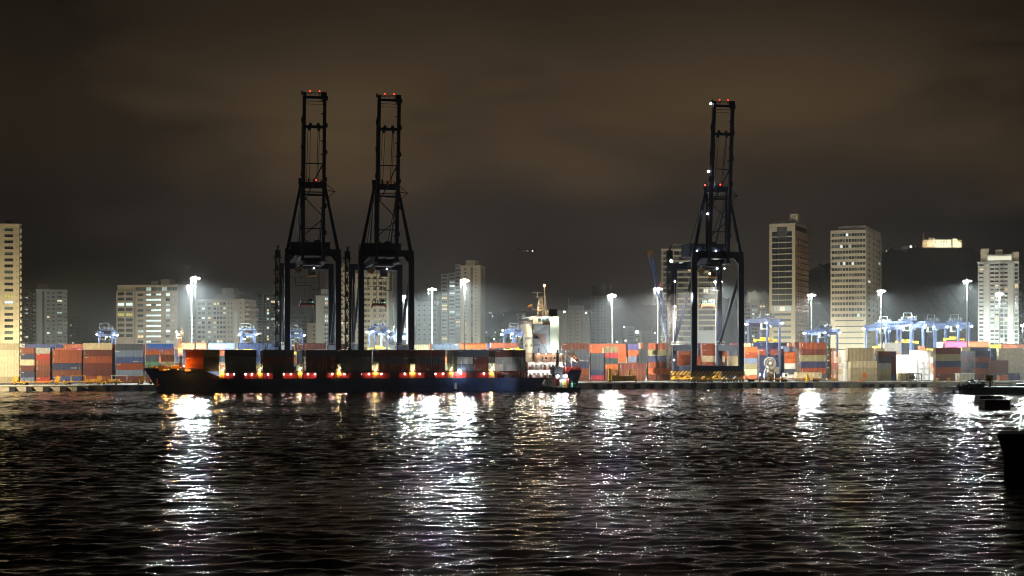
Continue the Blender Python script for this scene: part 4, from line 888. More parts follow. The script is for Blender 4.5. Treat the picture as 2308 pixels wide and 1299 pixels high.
mb = MB(); mb.ball((xm + 1.3, -3, 10.2), .3, 8); mb.ball((xm - 1.2, -3, 10.4), .3, 8); mb.build('mast_lamp', glow('mast_sodium', (1, .8, .6), 16), ship)
lamp('POINT', (sx(413, -9), -11.6, 9.6), 2600, (1, .32, .04), .3, ship); lamp('POINT', (sx(372, -6), -5, 12.2), 1100, (1, .42, .08), .3, ship); lamp('POINT', (sx(390, -6), -7.5, 12), 900, (1, .5, .14), .3, ship); lamp('POINT', (xm, -2.4, 16.2), 900, (1, .5, .2), .3, ship)
lamp('POINT', (sx(487), -13.2, 6.9), 700, (1, .45, .1), .25, ship)
# ---------------- bridge and accommodation
b0, b1 = sx(1201, -9), sx(1238, -9); b2 = sx(1259, -9); zr = sz(731, 1220, -9)
def front_win(mb, z, n, y0=-8.2, y1=6): [mb.box(b0 - .26, b0 - .16, y0 + (y1 - y0) * k / n, y0 + (y1 - y0) * k / n + .7, z - .5, z + .55) for k in range(n)]
mb = MB(); zt = zr
mb.hexa([(b0 - .2, -8.4, 8), (b0, -9.3, 8), (b0, 9.3, 8), (b0 - .2, 8.4, 8), (b0 - .2, -8.4, zt - 4), (b0, -9.3, zt - 4), (b0, 9.3, zt - 4), (b0 - .2, 8.4, zt - 4)])
mb.hexa([(b0 - .2, -8.4, zt - 4), (b0, -9.3, zt - 4), (b0, 9.3, zt - 4), (b0 - .2, 8.4, zt - 4), (b0 - .9, -10.4, zt), (b0, -11.8, zt), (b0, 11.8, zt), (b0 - .9, 10.4, zt)])
mb.build('accommodation_front', ship_cream, ship)
mb = MB(); mb.box(b0, b1, -9.3, 9.3, 7.9, zt - .02); mb.hexa([(b0, -9.31, zt - 4), (b1 - 1, -9.31, zt - 4), (b1 - 1, -9, zt - 4), (b0, -9, zt - 4), (b0, -11.8, zt), (b1 - 1, -10.4, zt), (b1 - 1, -9, zt), (b0, -9, zt)]); mb.build('accommodation', ship_grey, ship)
mb = MB(); mb.box(b1 + .02, b2, -9.6, 8.5, 8, sz(714, 1250, -9)); mb.build('engine_casing', mat('casing_white_green', (.58, .63, .52), .5, var=.12, scale=.3), ship)
mb = MB(); mb.box(sx(1236, -6), sx(1255, -6), -6.5, -1.5, sz(713, 1245, -6), sz(697, 1245, -6)); mb.box(sx(1231, -6), sx(1236, -6), -6.4, -1.6, sz(713, 1245, -6), sz(700, 1245, -6), 1); mb.box(sx(1238, -6), sx(1257, -6), -6.7, -1.3, sz(708, 1245, -6) - .25, sz(708, 1245, -6), 2); mb.build('funnel', [mat('funnel_black', (.012, .013, .02), .5, var=.2), ship_white, dark_steel], ship)
mb = MB(); front_win(mb, sz(745, 1190), 8); front_win(mb, sz(762, 1190), 7); front_win(mb, sz(779, 1190), 6); mb.build('window', glass_dark, ship)
for px, py in ((1210, 760), (1210, 777)): mb = MB(); x = sx(px, -9.4); z = sz(py, px, -9.4); mb.box(x - .3, x + .3, -9.42, -9.34, z - .45, z + .45); mb.build('window', glass_dark, ship)
mb = MB(); mb.box(b0 + 1, b1 - 1.6, -9.36, -9.31, zt - 8.2, zt - 3.2); mb.build('painted_patch', mat('primer_pink', (.36, .24, .2), .6, var=.2), ship)
zwh = sz(716, 1215, -9)
mb = MB(); mb.box(b0 - .9, b1 - .5, -11.8, 11.8, zt, zt + .25); mb.box(b0 + .2, b1, -9, 9, zt + .25, zwh); mb.box(b0 - .6, b1 + .2, -9.6, 9.6, zwh, zwh + .35); mb.build('wheelhouse', ship_white, ship)
mb = MB(); [mb.box(b0 + 2.2 + k * 1.5, b0 + 3.5 + k * 1.5, -9.08, -9.0, zt + 1.0, zwh - .3) for k in range(3)]; [mb.box(b0 + .12, b0 + .2, -8.6 + k * 1.6, -7.2 + k * 1.6, zt + 1.0, zwh - .3) for k in range(11)]; mb.build('bridge_window', mat('bridge_glass', (.03, .06, .05), .15), ship)
mb = MB(); mb.rail([(b0 - .9, 11, zt + .2), (b0 - .9, -11.8, zt + .2), (b1 - .5, -11.8, zt + .2)], 1.15, .06, step=1.2); mb.box(b1 - 3.4, b1 - .2, -12, -10, zt - .4, zt + .9); mb.build('bridge_wing', mat('wing_red_white', (.55, .3, .22), .5, var=.4, scale=2), ship)
mb = MB(); mb.ball((b0 - 1.0, -9.5, zt + 2.1), .7, 10, 0, .7); mb.hexa([(b0 - 1.0, -9, zt + 2), (b0 + 2, -9, zt + 2), (b0 + 2, -5, zt + 2), (b0 - 1, -5, zt + 2), (b0 - .4, -8.6, zt + 3.2), (b0 + 1.6, -8.6, zt + 3.4), (b0 + 1.6, -5.4, zt + 3.4), (b0 - .4, -5.4, zt + 3.2)], 1); mb.build('rescue_boat', [mat('boat_white', (.8, .75, .62), .5), mat('boat_orange', (.75, .34, .05), .5)], ship)
lamp('POINT', (b0 - .6, -11.6, zt + 3.2), 1800, (1, .72, .34), .3, ship); lamp('POINT', (b0 + 4.5, -10.2, zt + 2.6), 700, (.95, 1, .9), .3, ship); lamp('POINT', (b2 - 2, -11, zt + 1.5), 1200, (.93, 1, .85), .3, ship)
lamp('POINT', (b0 - 3.5, -3, zt - 3), 1500, (1, .87, .62), .4, ship); lamp('POINT', (b0 - 3.2, -4, 17.5), 1000, (1, .87, .62), .4, ship); lamp('POINT', (b0 + 4, -15.5, 17), 900, (.94, .98, 1), .4, ship); lamp('POINT', (b2 - 1, -15, 17.5), 1100, (.96, 1, .88), .4, ship)  # added points without fixtures, forward and outboard, lighting the accommodation walls
# mast above the bridge
xr = sx(1218, -4); z0 = zwh + .35
mb = MB(); mb.lattice((xr, -4, z0), (xr, -4, sz(672, 1218, -4)), 2.4, .16, 6, w2=1.3); mb.box(xr - 3.4, xr + 3.6, -5, -3, sz(698, 1218, -4), sz(697, 1218, -4)); mb.beam((xr + 1.9, -4, z0), (xr + 1.7, -4, sz(648, 1224, -4)), .5, w2=.25); mb.beam((xr + 2.8, -4, z0), (xr + 2.2, -4, sz(665, 1226, -4)), .22); mb.beam((xr + 2, -4, z0), (xr - .4, -4, sz(668, 1218, -4)), .3)
mb.box(xr - 3.4, xr + .8, -4.2, -3.8, sz(660, 1210, -4), sz(659, 1210, -4)); mb.beam((xr - 1.2, -4, sz(672, 1214, -4)), (xr - 1.2, -4, sz(660, 1214, -4)), .4); mb.box(xr - 1.9, xr + 1.2, -4.6, -3.4, sz(671, 1214, -4), sz(669, 1214, -4)); mb.beam((xr - 3.2, -4, sz(697, 1206, -4)), (xr - 3.2, -4, sz(684, 1206, -4)), .14); mb.build('radar_mast', mat('mast_grey_orange', (.4, .33, .25), .5, var=.4, scale=1), ship)
mb = MB(); mb.ball((xr + 1.7, -4, sz(644, 1224, -4)), .45, 10); mb.build('mast_lamp', glow('mast_head_lamp', (1, .45, .2), 26), ship); lamp('POINT', (xr + 1.7, -4.8, sz(644, 1224, -4)), 700, (1, .4, .15), .3, ship); lamp('POINT', (xr - 1, -7, sz(690, 1214, -4)), 900, (1, .7, .4), .3, ship)
mb = MB(); xf, zf = xr - 3.2, sz(684, 1206, -4); n = 6
for k, mi in ((0, 0), (1, 1), (2, 2)):
    for i in range(n):
        f = lambda t, w_: (xf - 2.3 * t, -4 + .25 * math.sin(t * 6), zf - .2 - .9 * t - (.35, .5)[0] * w_ * (1 - .35 * t))
        a = (0, 1.7, 2.4, 3.2)[k]; b = (0, 1.7, 2.4, 3.2)[k + 1]; mb.poly([f(i / n, a), f((i + 1) / n, a), f((i + 1) / n, b), f(i / n, b)], mi)
mb.build('flag', [mat('flag_yellow', (.75, .5, .04), .7, var=.1), mat('flag_blue', (.03, .06, .3), .7, var=.1), mat('flag_red', (.5, .03, .03), .7, var=.1)], ship)
# lit decks below the accommodation
xa, xb = sx(1187, -11), sx(1272, -11); wallw = mat('deckhouse_white', (.78, .74, .66), .5, var=.15, scale=.5, dirt=.2)
for z0, z1, y0, px in ((5.27, 8.3, -10.6, 0), (8.55, 11.5, -10.2, 1), (11.75, 15.0, -9.9, 2)):
    x0_ = xa if px < 2 else sx(1203, -10)
    mb = MB(); mb.box(x0_ + .4, xb - (.6 if px else 2), y0, 9, z0, z1); mb.build('deckhouse', wallw if px != 2 else mat('deckhouse_peach', (.72, .5, .34), .5, var=.2, scale=.5), ship)
    mb = MB(); mb.box(x0_ - .4, xb + .3, -12.9, 10, z1, z1 + .25); mb.build('deck_slab', mat('deck_red_edge', (.4, .2, .15), .6, var=.3), ship)
    mb = MB(); mb.rail([(x0_ - .2, -12.8, z0 + .05), (xb, -12.8, z0 + .05)], 1.1, .055, step=1.1)
    for k in range(6): x = x0_ + (xb - x0_) * k / 5; mb.beam((x, -12.7, z0), (x, -12.7, z1), .22)
    mb.build('deck_rail', white_steel, ship)
    for k in range(4):
        x = x0_ + (xb - x0_) * (k + .5) / 4
        lamp('POINT', (x, -12.0, z1 - .35), (420, 260, 200)[px], (1, .96, .9) if px < 2 else (1, .72, .5), .25, ship)
        mb = MB(); mb.box(x - .5, x + .5, -12.2, -11.9, z1 - .14, z1 - .02); mb.build('deck_light', glow('tube_light', (1, .97, .92), 9), ship)
    for k in range(3):
        x = x0_ + 1.2 + k * 3.6 + px; mb = MB(); mb.box(x, x + .9, y0 - .07, y0 - .01, z0 + .1, z0 + 2.1); mb.build('door', grey_steel, ship)
        mb = MB(); mb.box(x + 1.6, x + 2.4, y0 - .06, y0 - .01, z0 + 1.1, z0 + 1.9); mb.build('window', glass_dark, ship)
    if px < 2:
        mb = MB()
        for k in range(5): x = x0_ + 1 + k * 2.9; mb.box(x, x + 1.2, -11.9, -11.2, z0, z0 + 1.0 + .3 * (k % 2), k % 2)
        mb.build('deck_box', [red_paint, ship_white], ship)
mb = MB(); xs_ = sx(1203, -10)
mb.box(xs_, xs_ + 2.6, -10.4, -9.4, 15.3, 21.6, 0); mb.box(xs_, xs_ + 2.6, -10.46, -10.4, 18.4, 18.8, 1); mb.box(xs_, xs_ + 2.6, -10.46, -10.4, 21.2, 21.5, 1); mb.box(xs_ + 1.7, xs_ + 2.3, -10.46, -10.4, 15.6, 17.4, 1); mb.beam((xs_ + 2.6, -11, 20.8), (xs_ + 5.6, -10.4, 15.5), .12, .2, 1); mb.build('stair_housing', [ship_grey, dark_steel], ship)
lamp('POINT', (sx(1250, -12), -12.6, 17), 900, (.95, 1, 1), .3, ship)
mb = MB()
for px in (1246, 1254): mb.ball((sx(px, -12), -12.6, 17.0), .3, 8)
mb.build('flood_lamp', lamp_cool, ship)
# provision gangway crane by the last bay
mb = MB(); mb.beam((sx(1116), -12.8, 8.0), (sx(1144), -12.8, 6.9), .35); mb.box(sx(1136), sx(1150), -13, -11.6, 5.3, 6.6, 1); mb.beam((sx(1136), -12.6, 6.6), (sx(1143), -12.6, 7.6), .4, mi=1); mb.build('gangway', [mat('gangway_pink', (.5, .3, .28), .5), dark_steel], ship)
# stern: free fall lifeboat on its ramp, poop gear
mb = MB()
def q(px, py, y): return (sx(px, y), y, sz(py, px, y))
for y in (-12, -9):
    mb.beam(q(1278, 800, y), q(1306, 822, y), .4); mb.beam(q(1287, 783, y), q(1308, 814, y), .45); mb.beam(q(1280, 790, y), q(1300, 808, y), .22); mb.beam(q(1286, 807, y), q(1289, 829, y), .4); mb.beam(q(1306, 818, y), q(1307, 829, y), .4); mb.beam(q(1302, 815, y), q(1304, 826, y), .3); mb.beam(q(1293, 796, y), q(1284, 803, y), .2); mb.beam(q(1296, 800, y), q(1290, 808, y), .2)
    mb.beam(q(1276, 790, y), q(1277, 812, y), .6)
for k in range(6): t = k / 5; a, b = q(1278 + 28 * t, 800 + 22 * t, -12), q(1278 + 28 * t, 800 + 22 * t, -9); mb.beam(a, b, .18)
mb.beam(q(1288, 783, -12), q(1288, 783, -9), .4); mb.build('lifeboat_davit', mat('davit_cream', (.6, .5, .4), .5, var=.3, scale=1), ship)
a, b = Vector(q(1283, 797, -10.5)), Vector(q(1302, 812, -10.5)); mb = MB(); mb.tube(a, a.lerp(b, .2), .5, 1.1, 10); mb.tube(a.lerp(b, .2), a.lerp(b, .85), 1.1, 1.05, 10); mb.tube(a.lerp(b, .85), b, 1.05, .5, 10); mb.tube(a.lerp(b, .35) + Vector((0, 0, .6)), a.lerp(b, .6) + Vector((0, 0, 1.1)), .6, .5, 8); mb.build('lifeboat', mat('lifeboat_red', (.35, .1, .05), .5, var=.3), ship)
mb = MB()
for px in (1277, 1286, 1296, 1306): x = sx(px, -11); mb.tube((x, -11, 7.3), (x, -11, 9.4), .6, .45, 10)
mb.box(sx(1272, -10), sx(1310, -10), -9, -8.6, 7.4, 9.7); mb.build('poop_winch', red_paint, ship)
lamp('POINT', (sx(1292, -12), -12.4, 12.3), 900, (1, .85, .7), .3, ship); lamp('POINT', (sx(1268, -12), -12.8, 10), 900, (1, .8, .6), .3, ship)

# ================================================================== tug seen from astern, pushing at the ship's quarter
TD = -49.5; TS = s_at(1270, TD); TL = qpt(TS, TD, 0); TY = TL.y; m1 = TY / F    # metres per photo pixel there
tug = thing('tugboat', 'small dark tug with two white floodlights and a yellow panel by the ship stern', 'tugboat', TL, R(24))
def tx(px): return (px - 1265) * m1
def tz(py): return CH + (HY - py) * m1
mb = MB()
st = [(-5, 7.4, 1.9, 1.0), (0, 8.2, 2.0, 1.0), (7, 8.0, 2.3, 1.0), (13, 6.4, 3.0, 1.0), (17, 3.6, 3.9, 1.0), (19.5, .6, 4.6, 1.0)]; rg = []
for y, hb_, zt_, _ in st: rg.append([(-hb_ * .86, y, -1.2), (-hb_, y, .5), (-hb_, y, zt_), (-hb_ + .35, y, zt_), (-hb_ + .35, y, .95), (hb_ - .35, y, .95), (hb_ - .35, y, zt_), (hb_, y, zt_), (hb_, y, .5), (hb_ * .86, y, -1.2)])
for a, b in zip(rg, rg[1:]):
    for j in range(9): mb.poly([a[j], b[j], b[j + 1], a[j + 1]], 1 if j in (3, 5) else 0)
mb.poly(rg[0][:3] + [(-6.4, -5, 1.9), (-4.6, -5, 1.0), (4.6, -5, 1.0), (6.4, -5, 1.9)] + rg[0][7:]); mb.build('hull', [mat('tug_black', (.012, .012, .014), .5, var=.3), mat('bulwark_inside', (.4, .46, .48), .5, var=.2)], tug)
mb = MB()
for k in range(9): x = -8.4 + .1 * k; mb.torus((-8.3, -3 + k * 2.2, 1.1), .7, .28, 'x', 14, 6)
mb.tube((-7.2, -5.2, 1.4), (7.2, -5.2, 1.4), .42, n=10); mb.build('fender', rubber, tug)
mb = MB(); mb.box(tx(1250), tx(1290), 1, 12, 1.0, tz(857)); mb.box(tx(1247), tx(1293), .6, 12.4, tz(857), tz(856)); mb.build('deckhouse', mat('tug_grey', (.4, .43, .44), .5, var=.25, scale=.8), tug)
mb = MB(); mb.box(tx(1266.5), tx(1275.5), .85, 1.0, tz(877), tz(860)); mb.box(tx(1268), tx(1274), .8, .86, tz(865), tz(862.5), 1); mb.box(tx(1268), tx(1274), .8, .86, tz(871), tz(867.5), 1); mb.box(tx(1265.5), tx(1276.5), .9, .99, tz(878), tz(859), 1); mb.build('panel', [mat('panel_yellow', (.8, .68, .04), .5, emit=None, var=.1), dark_steel], tug)
mb = MB(); mb.box(tx(1259), tx(1262), .9, .99, tz(874), tz(860)); mb.box(tx(1252), tx(1256), .9, .99, tz(868), tz(860)); mb.build('door', mat('tug_door', (.1, .12, .13), .5), tug)
for a, b in ((1240, 1250), (1279, 1289)): mb = MB(); mb.box(tx(a), tx(b) - .1, -.8, 3.2, 1.0, tz(857)); mb.box(tx(a) + .2, tx(b) - .3, -.5, 2.8, tz(857), tz(853)); mb.build('funnel', red_paint, tug)
mb = MB(); mb.box(tx(1247), tx(1288), 3, 11, tz(856) + .02, tz(846)); mb.build('upper_deckhouse', mat('tug_dark_grey', (.07, .075, .085), .5, var=.3), tug)
z0, z1 = tz(845), tz(829); mb = MB()
mb.hexa([(tx(1250), 5, z0), (tx(1275), 5, z0), (tx(1275), 10, z0), (tx(1250), 10, z0), (tx(1248), 4.6, z1), (tx(1276.5), 4.6, z1), (tx(1276.5), 10.4, z1), (tx(1248), 10.4, z1)]); mb.box(tx(1247), tx(1277.5), 4.2, 10.8, z1, z1 + .3); mb.build('wheelhouse', mat('tug_dark_grey', (.07, .075, .085), .5), tug)
mb = MB()
for a, b in ((1250.5, 1255), (1256, 1262), (1263, 1269), (1270, 1275)): mb.hexa([(tx(a), 4.86, z0 + 1), (tx(b), 4.86, z0 + 1), (tx(b), 4.95, z0 + 1), (tx(a), 4.95, z0 + 1), (tx(a), 4.58, z1 - .3), (tx(b), 4.58, z1 - .3), (tx(b), 4.7, z1 - .3), (tx(a), 4.7, z1 - .3)])
mb.build('window', mat('tug_glass', (.1, .11, .12), .15, var=.4), tug)
mb = MB(); mb.beam((tx(1261), 6, z1), (tx(1262), 6, tz(787)), 1.2, w2=.5); mb.beam((tx(1252), 6, z1), (tx(1262), 6, tz(812)), .3); mb.beam((tx(1270), 6, z1), (tx(1262), 6, tz(812)), .3); mb.box(tx(1257), tx(1268), 5.6, 6.4, tz(818), tz(817)); mb.box(tx(1259), tx(1265), 5.6, 6.4, tz(806), tz(805)); mb.beam((tx(1262), 6, tz(787)), (tx(1262), 6, tz(782)), .2); mb.beam((tx(1246), 6, tz(850)), (tx(1247.5), 6, tz(822)), .8, w2=.4); mb.build('mast', dark_steel, tug)
for px, py, pw, r_ in ((1253.5, 848, 900, .45), (1280, 848, 2600, .62)):
    mb = MB(); mb.ball((tx(px), 2.3, tz(py)), r_, 10); mb.build('flood_lamp', glow('tug_flood', (.88, .92, 1), 90), tug); lamp('SPOT', (tx(px), 1.7, tz(py) - .1), pw * 9, (.82, .88, 1), .35, tug, (tx(px), -40, -22), 150, .5)
mb = MB(); mb.ball((tx(1247), 1.6, tz(854)), .3, 8); mb.build('side_lamp', glow('port_red', (1, .12, .1), 10), tug); lamp('POINT', (tx(1247), .8, tz(855)), 260, (1, .2, .15), .2, tug)
mb = MB(); mb.tube((tx(1285), -2.6, 1.0), (tx(1296), -2.6, 1.0), .4); mb.tube((tx(1286), -2.4, 2.2), (tx(1295), -2.4, 2.2), 1.25, n=14); mb.torus((tx(1286), -2.4, 2.2), 1.3, .15, 'x', 16, 5); mb.torus((tx(1295), -2.4, 2.2), 1.3, .15, 'x', 16, 5); mb.beam((tx(1291), -1, 1), (tx(1291), -1, 4.3), .5, 1.6); mb.build('towing_winch', mat('winch_green', (.04, .22, .13), .5, var=.3), tug)
mb = MB(); mb.hexa([(tx(1226), 8, tz(860)), (tx(1243), 6, tz(866)), (tx(1243), 8, tz(866)), (tx(1226), 10, tz(860)), (tx(1228), 8, tz(855)), (tx(1243), 6, tz(861)), (tx(1243), 8, tz(861)), (tx(1228), 10, tz(855))]); mb.build('rescue_boat', mat('boat_pale', (.55, .6, .58), .5, var=.2), tug)
mb = MB(); mb.box(tx(1233), tx(1250), -3, 1, 1.0, tz(871)); mb.build('deck_crate', mat('crate_grey', (.4, .38, .34), .7, var=.4, scale=1), tug)
lamp('POINT', (tx(1266), -.6, tz(858)), 420, (.95, 1, .95), .3, tug); lamp('POINT', (tx(1264), 7, tz(824)), 40, (1, .6, .3), .3, tug)

tug.scale = (.76, .76, 1)
lamp('SPOT', (tx(1262), 9.5, tz(811)), 20000, (.95, .98, 1), .4, tug, (tx(1262) - 26, 22, 6), 76, .6)  # added searchlight spot, no fixture, brightening the ship's side and aft containers
# ================================================================== towers of the city behind the yard
def wallmat(n, c, **k): return mat('wall_' + n, c, .85, var=k.get('var', .12), scale=k.get('scale', .12), dirt=k.get('dirt', .12), stretch=(1, 1, .35))
WL = dict(cream=wallmat('cream', (.66, .58, .42)), white=wallmat('white', (.62, .62, .56)), grey=wallmat('grey', (.36, .36, .35)), tan=wallmat('tan', (.5, .43, .33)), dim=wallmat('dim', (.26, .26, .26)), bronze=wallmat('bronze', (.2, .115, .06)), pale=wallmat('pale', (.5, .52, .5)), dark=wallmat('dark', (.1, .1, .1)))
PANES = dict(dark=mat('pane_dark', (.035, .045, .05), .15, var=.4, scale=.3), green=mat('pane_green', (.12, .19, .18), .2, var=.4, scale=.3), grey=mat('pane_grey', (.2, .2, .19), .4, var=.4, scale=.3), blind=mat('pane_blind', (.4, .4, .36), .6, var=.3, scale=.5),
             lw=glow('pane_lit_white', (.78, 1, .93), 1.35), lw2=glow('pane_lit_dim', (.75, .95, .85), .6), lo=glow('pane_lit_warm', (1, .72, .36), 1.15), ly=glow('pane_lit_yellow', (.85, .78, .16), .7), lb=glow('pane_lit_cream', (1, .92, .68), 1.15))
wframe = mat('window_frame', (.16, .16, .16), .5, var=.2)
WM = {}
def win_mesh(w, h, pane, nb):
    k = (round(w, 2), round(h, 2), pane, nb)
    if k not in WM:
        mb = MB(); mb.poly([(0, 0, 0), (w, 0, 0), (w, 0, h), (0, 0, h)], 0); t = .09
        for i in range(nb + 1): x = (w - t) * i / nb; mb.box(x, x + t, -.08, -.005, 0, h, 1)
        mb.box(t, w - t, -.07, -.006, 0, t, 1); mb.box(t, w - t, -.07, -.006, h - t, h, 1)
        if h > 2: mb.box(t, w - t, -.06, -.007, h * .62, h * .62 + t, 1)
        WM[k] = mb.mesh('window', [PANES[pane], wframe])
    return WM[k]
def pick(r, lit, base, kinds):
    return r.choice(kinds) if r.random() < lit else r.choice(base)
BLIST = []
def building(name, label, Y, phi, pxa, pxb, ytop, fpx, wall, front, side=None, pxs=None, depth=16, nfl=None, roof=(), parapet=1.0, seed=1, cat='apartment block', group=None, slab=True, base_z=QZ, extra=None):
    """front face from photo column pxa to pxb; pxs: column where the visible side face ends; strips: (u0,u1,n,h0,h1,recess,lit,kind)"""
    phi = R(phi); rr = random.Random(seed)
    X = (pxa - CX) / F * Y; a = Vector((math.cos(phi), -math.sin(phi))); b = Vector((math.sin(phi), math.cos(phi)))
    def hit(o, dr, px): k = (px - CX) / F; return (k * o.y - o.x) / (dr.x - k * dr.y)
    O = Vector((X, Y)); W = hit(O, a, pxb); sd = None
    if pxs is not None:
        if pxs > pxb: sd = 'r'; depth = hit(O + a * W, b, pxs)
        else: sd = 'l'; depth = hit(O, b, pxs)
    H = zof(ytop, (O + a * W / 2).y) - base_z; fh = fpx * Y / F
    root = thing(name, label, cat, (O.x, O.y, base_z), -phi, group)
    nf = nfl or max(1, int((H - 1.5) / fh)); top = H - parapet
    wins, bals = [], []
    mb = MB()
    def face(kind, LW, strips):
        fx = {'f': lambda u, z, d=0: (u, d, z), 'r': lambda u, z, d=0: (W - d, u, z), 'l': lambda u, z, d=0: (d, depth - u, z)}[kind]
        ops = []
        for st in strips or ():
            u0, u1, n, h0, h1, rec, lit, kd = st[:8]; base = st[8] if len(st) > 8 else ['dark', 'dark', 'grey', 'green']; kinds = st[9] if len(st) > 9 else ['lw', 'lw2', 'lo', 'lb']
            f0, f1 = st[10] if len(st) > 10 else (0, 999)
            cw = (u1 - u0) * LW / n; gap = 0 if kd == 'band' else .18 * cw
            for f in range(nf):
                if not f0 <= f < f1: continue
                zb = top - (f + 1) * fh
                if zb < .5: break
                for i in range(n):
                    ua = u0 * LW + i * cw + gap / 2; ub = ua + cw - gap; za, zc = zb + h0 * fh, zb + h1 * fh
                    ops.append((ua, ub, za, zc, rec)); pn = pick(rr, lit, base, kinds)
                    wins.append((kind, ua, za, ub - ua, zc - za, pn, rec, max(1, min(6, int((ub - ua) / 1.5)))))
                    if kd == 'balc' and ub - ua > 1: bals.append((kind, ua - .15, ub + .15, zb + .02, fh))
        us = sorted({0., LW} | {o[0] for o in ops} | {o[1] for o in ops}); zs = sorted({0., H} | {o[2] for o in ops} | {o[3] for o in ops})
        us = [u for i, u in enumerate(us) if i == 0 or u - us[i - 1] > 1e-4]; zs = [z for i, z in enumerate(zs) if i == 0 or z - zs[i - 1] > 1e-4]
        iu = lambda v: min(range(len(us)), key=lambda i: abs(us[i] - v)); iz = lambda v: min(range(len(zs)), key=lambda i: abs(zs[i] - v))
        hole = set()
        for ua, ub, za, zc, rec in ops:
            for i in range(iu(ua), iu(ub)):
                for j in range(iz(za), iz(zc)): hole.add((i, j))
            for p, q in (((ua, za), (ub, za)), ((ub, za), (ub, zc)), ((ub, zc), (ua, zc)), ((ua, zc), (ua, za))): mb.poly([fx(*p), fx(*q), fx(*q, rec), fx(*p, rec)])
        for j in range(len(zs) - 1):
            i = 0
            while i < len(us) - 1:
                if (i, j) in hole: i += 1; continue
                k = i
                while k < len(us) - 1 and (k, j) not in hole: k += 1
                mb.poly([fx(us[i], zs[j]), fx(us[k], zs[j]), fx(us[k], zs[j + 1]), fx(us[i], zs[j + 1])]); i = k
    face('f', W, front); face('r', depth, side if sd == 'r' else None); face('l', depth, side if sd == 'l' else None)
    mb.poly([(0, depth, 0), (W, depth, 0), (W, depth, H), (0, depth, H)]); mb.poly([(0, 0, top), (W, 0, top), (W, depth, top), (0, depth, top)])
    mb.build('wall', WL[wall], root)
    if slab:
        m2 = MB(); e = .35
        m2.box(-e, W + e, -e, -.003, H - .5, H + .15); m2.box(-e, -.003, -.003, depth + e, H - .5, H + .15); m2.box(W + .003, W + e, -.003, depth + e, H - .5, H + .15); m2.build('cornice', WL[wall], root)
    for k, (u0, u1, v0, v1, h) in enumerate(roof):
        m2 = MB(); m2.box(u0 * W, u1 * W, v0 * depth, v1 * depth, top + .01, H + h); m2.box(u0 * W - .2, u1 * W + .2, v0 * depth - .2, v1 * depth + .2, H + h, H + h + .25)
        m2.build('roof_house', WL['grey' if wall not in ('cream', 'white') else wall], root)
    # each window its own part, the biggest hundred; the rest together
    wins.sort(key=lambda q: -q[3] * q[4]); rest = {}
    for i, (kind, u, z, w_, h_, pn, rec, nb) in enumerate(wins):
        rec -= .03
        loc, rz = {'f': ((u, rec, z), 0), 'r': ((W - rec, u, z), math.pi / 2), 'l': ((rec, depth - u, z), -math.pi / 2)}[kind]
        if i < 100: link('window', win_mesh(w_, h_, pn, nb), root, loc, rz)
        else: rest.setdefault(pn, []).append((loc, rz, w_, h_))
    if rest:
        m3 = MB(); ks = list(rest)
        for mi, pn in enumerate(ks):
            for loc, rz, w_, h_ in rest[pn]:
                M = Matrix.Translation(loc) @ Matrix.Rotation(rz, 4, 'Z'); m3.poly([M @ Vector(v) for v in ((0, 0, 0), (w_, 0, 0), (w_, 0, h_), (0, 0, h_))], mi)
                t = .1
                for x in (0, w_ / 2 - t / 2, w_ - t): m3.hexa([M @ Vector(v) for v in ((x, -.07, 0), (x + t, -.07, 0), (x + t, -.006, 0), (x, -.006, 0), (x, -.07, h_), (x + t, -.07, h_), (x + t, -.006, h_), (x, -.006, h_))], len(ks))
        o = m3.build('window', [PANES[k] for k in ks] + [wframe], root); o['kind'] = 'stuff'
    bm = {}
    for i, (kind, u0, u1, z, fh_) in enumerate(bals):
        if i >= 100: break
        k = round(u1 - u0, 2)
        if k not in bm:
            m4 = MB(); w_ = u1 - u0; m4.box(0, w_, -1.1, -.01, 0, .18); m4.box(0, w_, -1.1, -.98, .19, 1.05); m4.box(0, .1, -.97, -.01, .19, 1.05); m4.box(w_ - .1, w_, -.97, -.01, .19, 1.05); bm[k] = m4.mesh('balcony', WL[wall])
        loc, rz = {'f': ((u0, 0, z), 0), 'r': ((W, u0, z), math.pi / 2), 'l': ((0, depth - u0, z), -math.pi / 2)}[kind]
        link('balcony', bm[k], root, loc, rz)
    if extra: extra(root, W, depth, H, fh, top)
    return root
D3 = ['dark', 'dark', 'green', 'grey']; GB = ['grey', 'blind', 'blind', 'green']
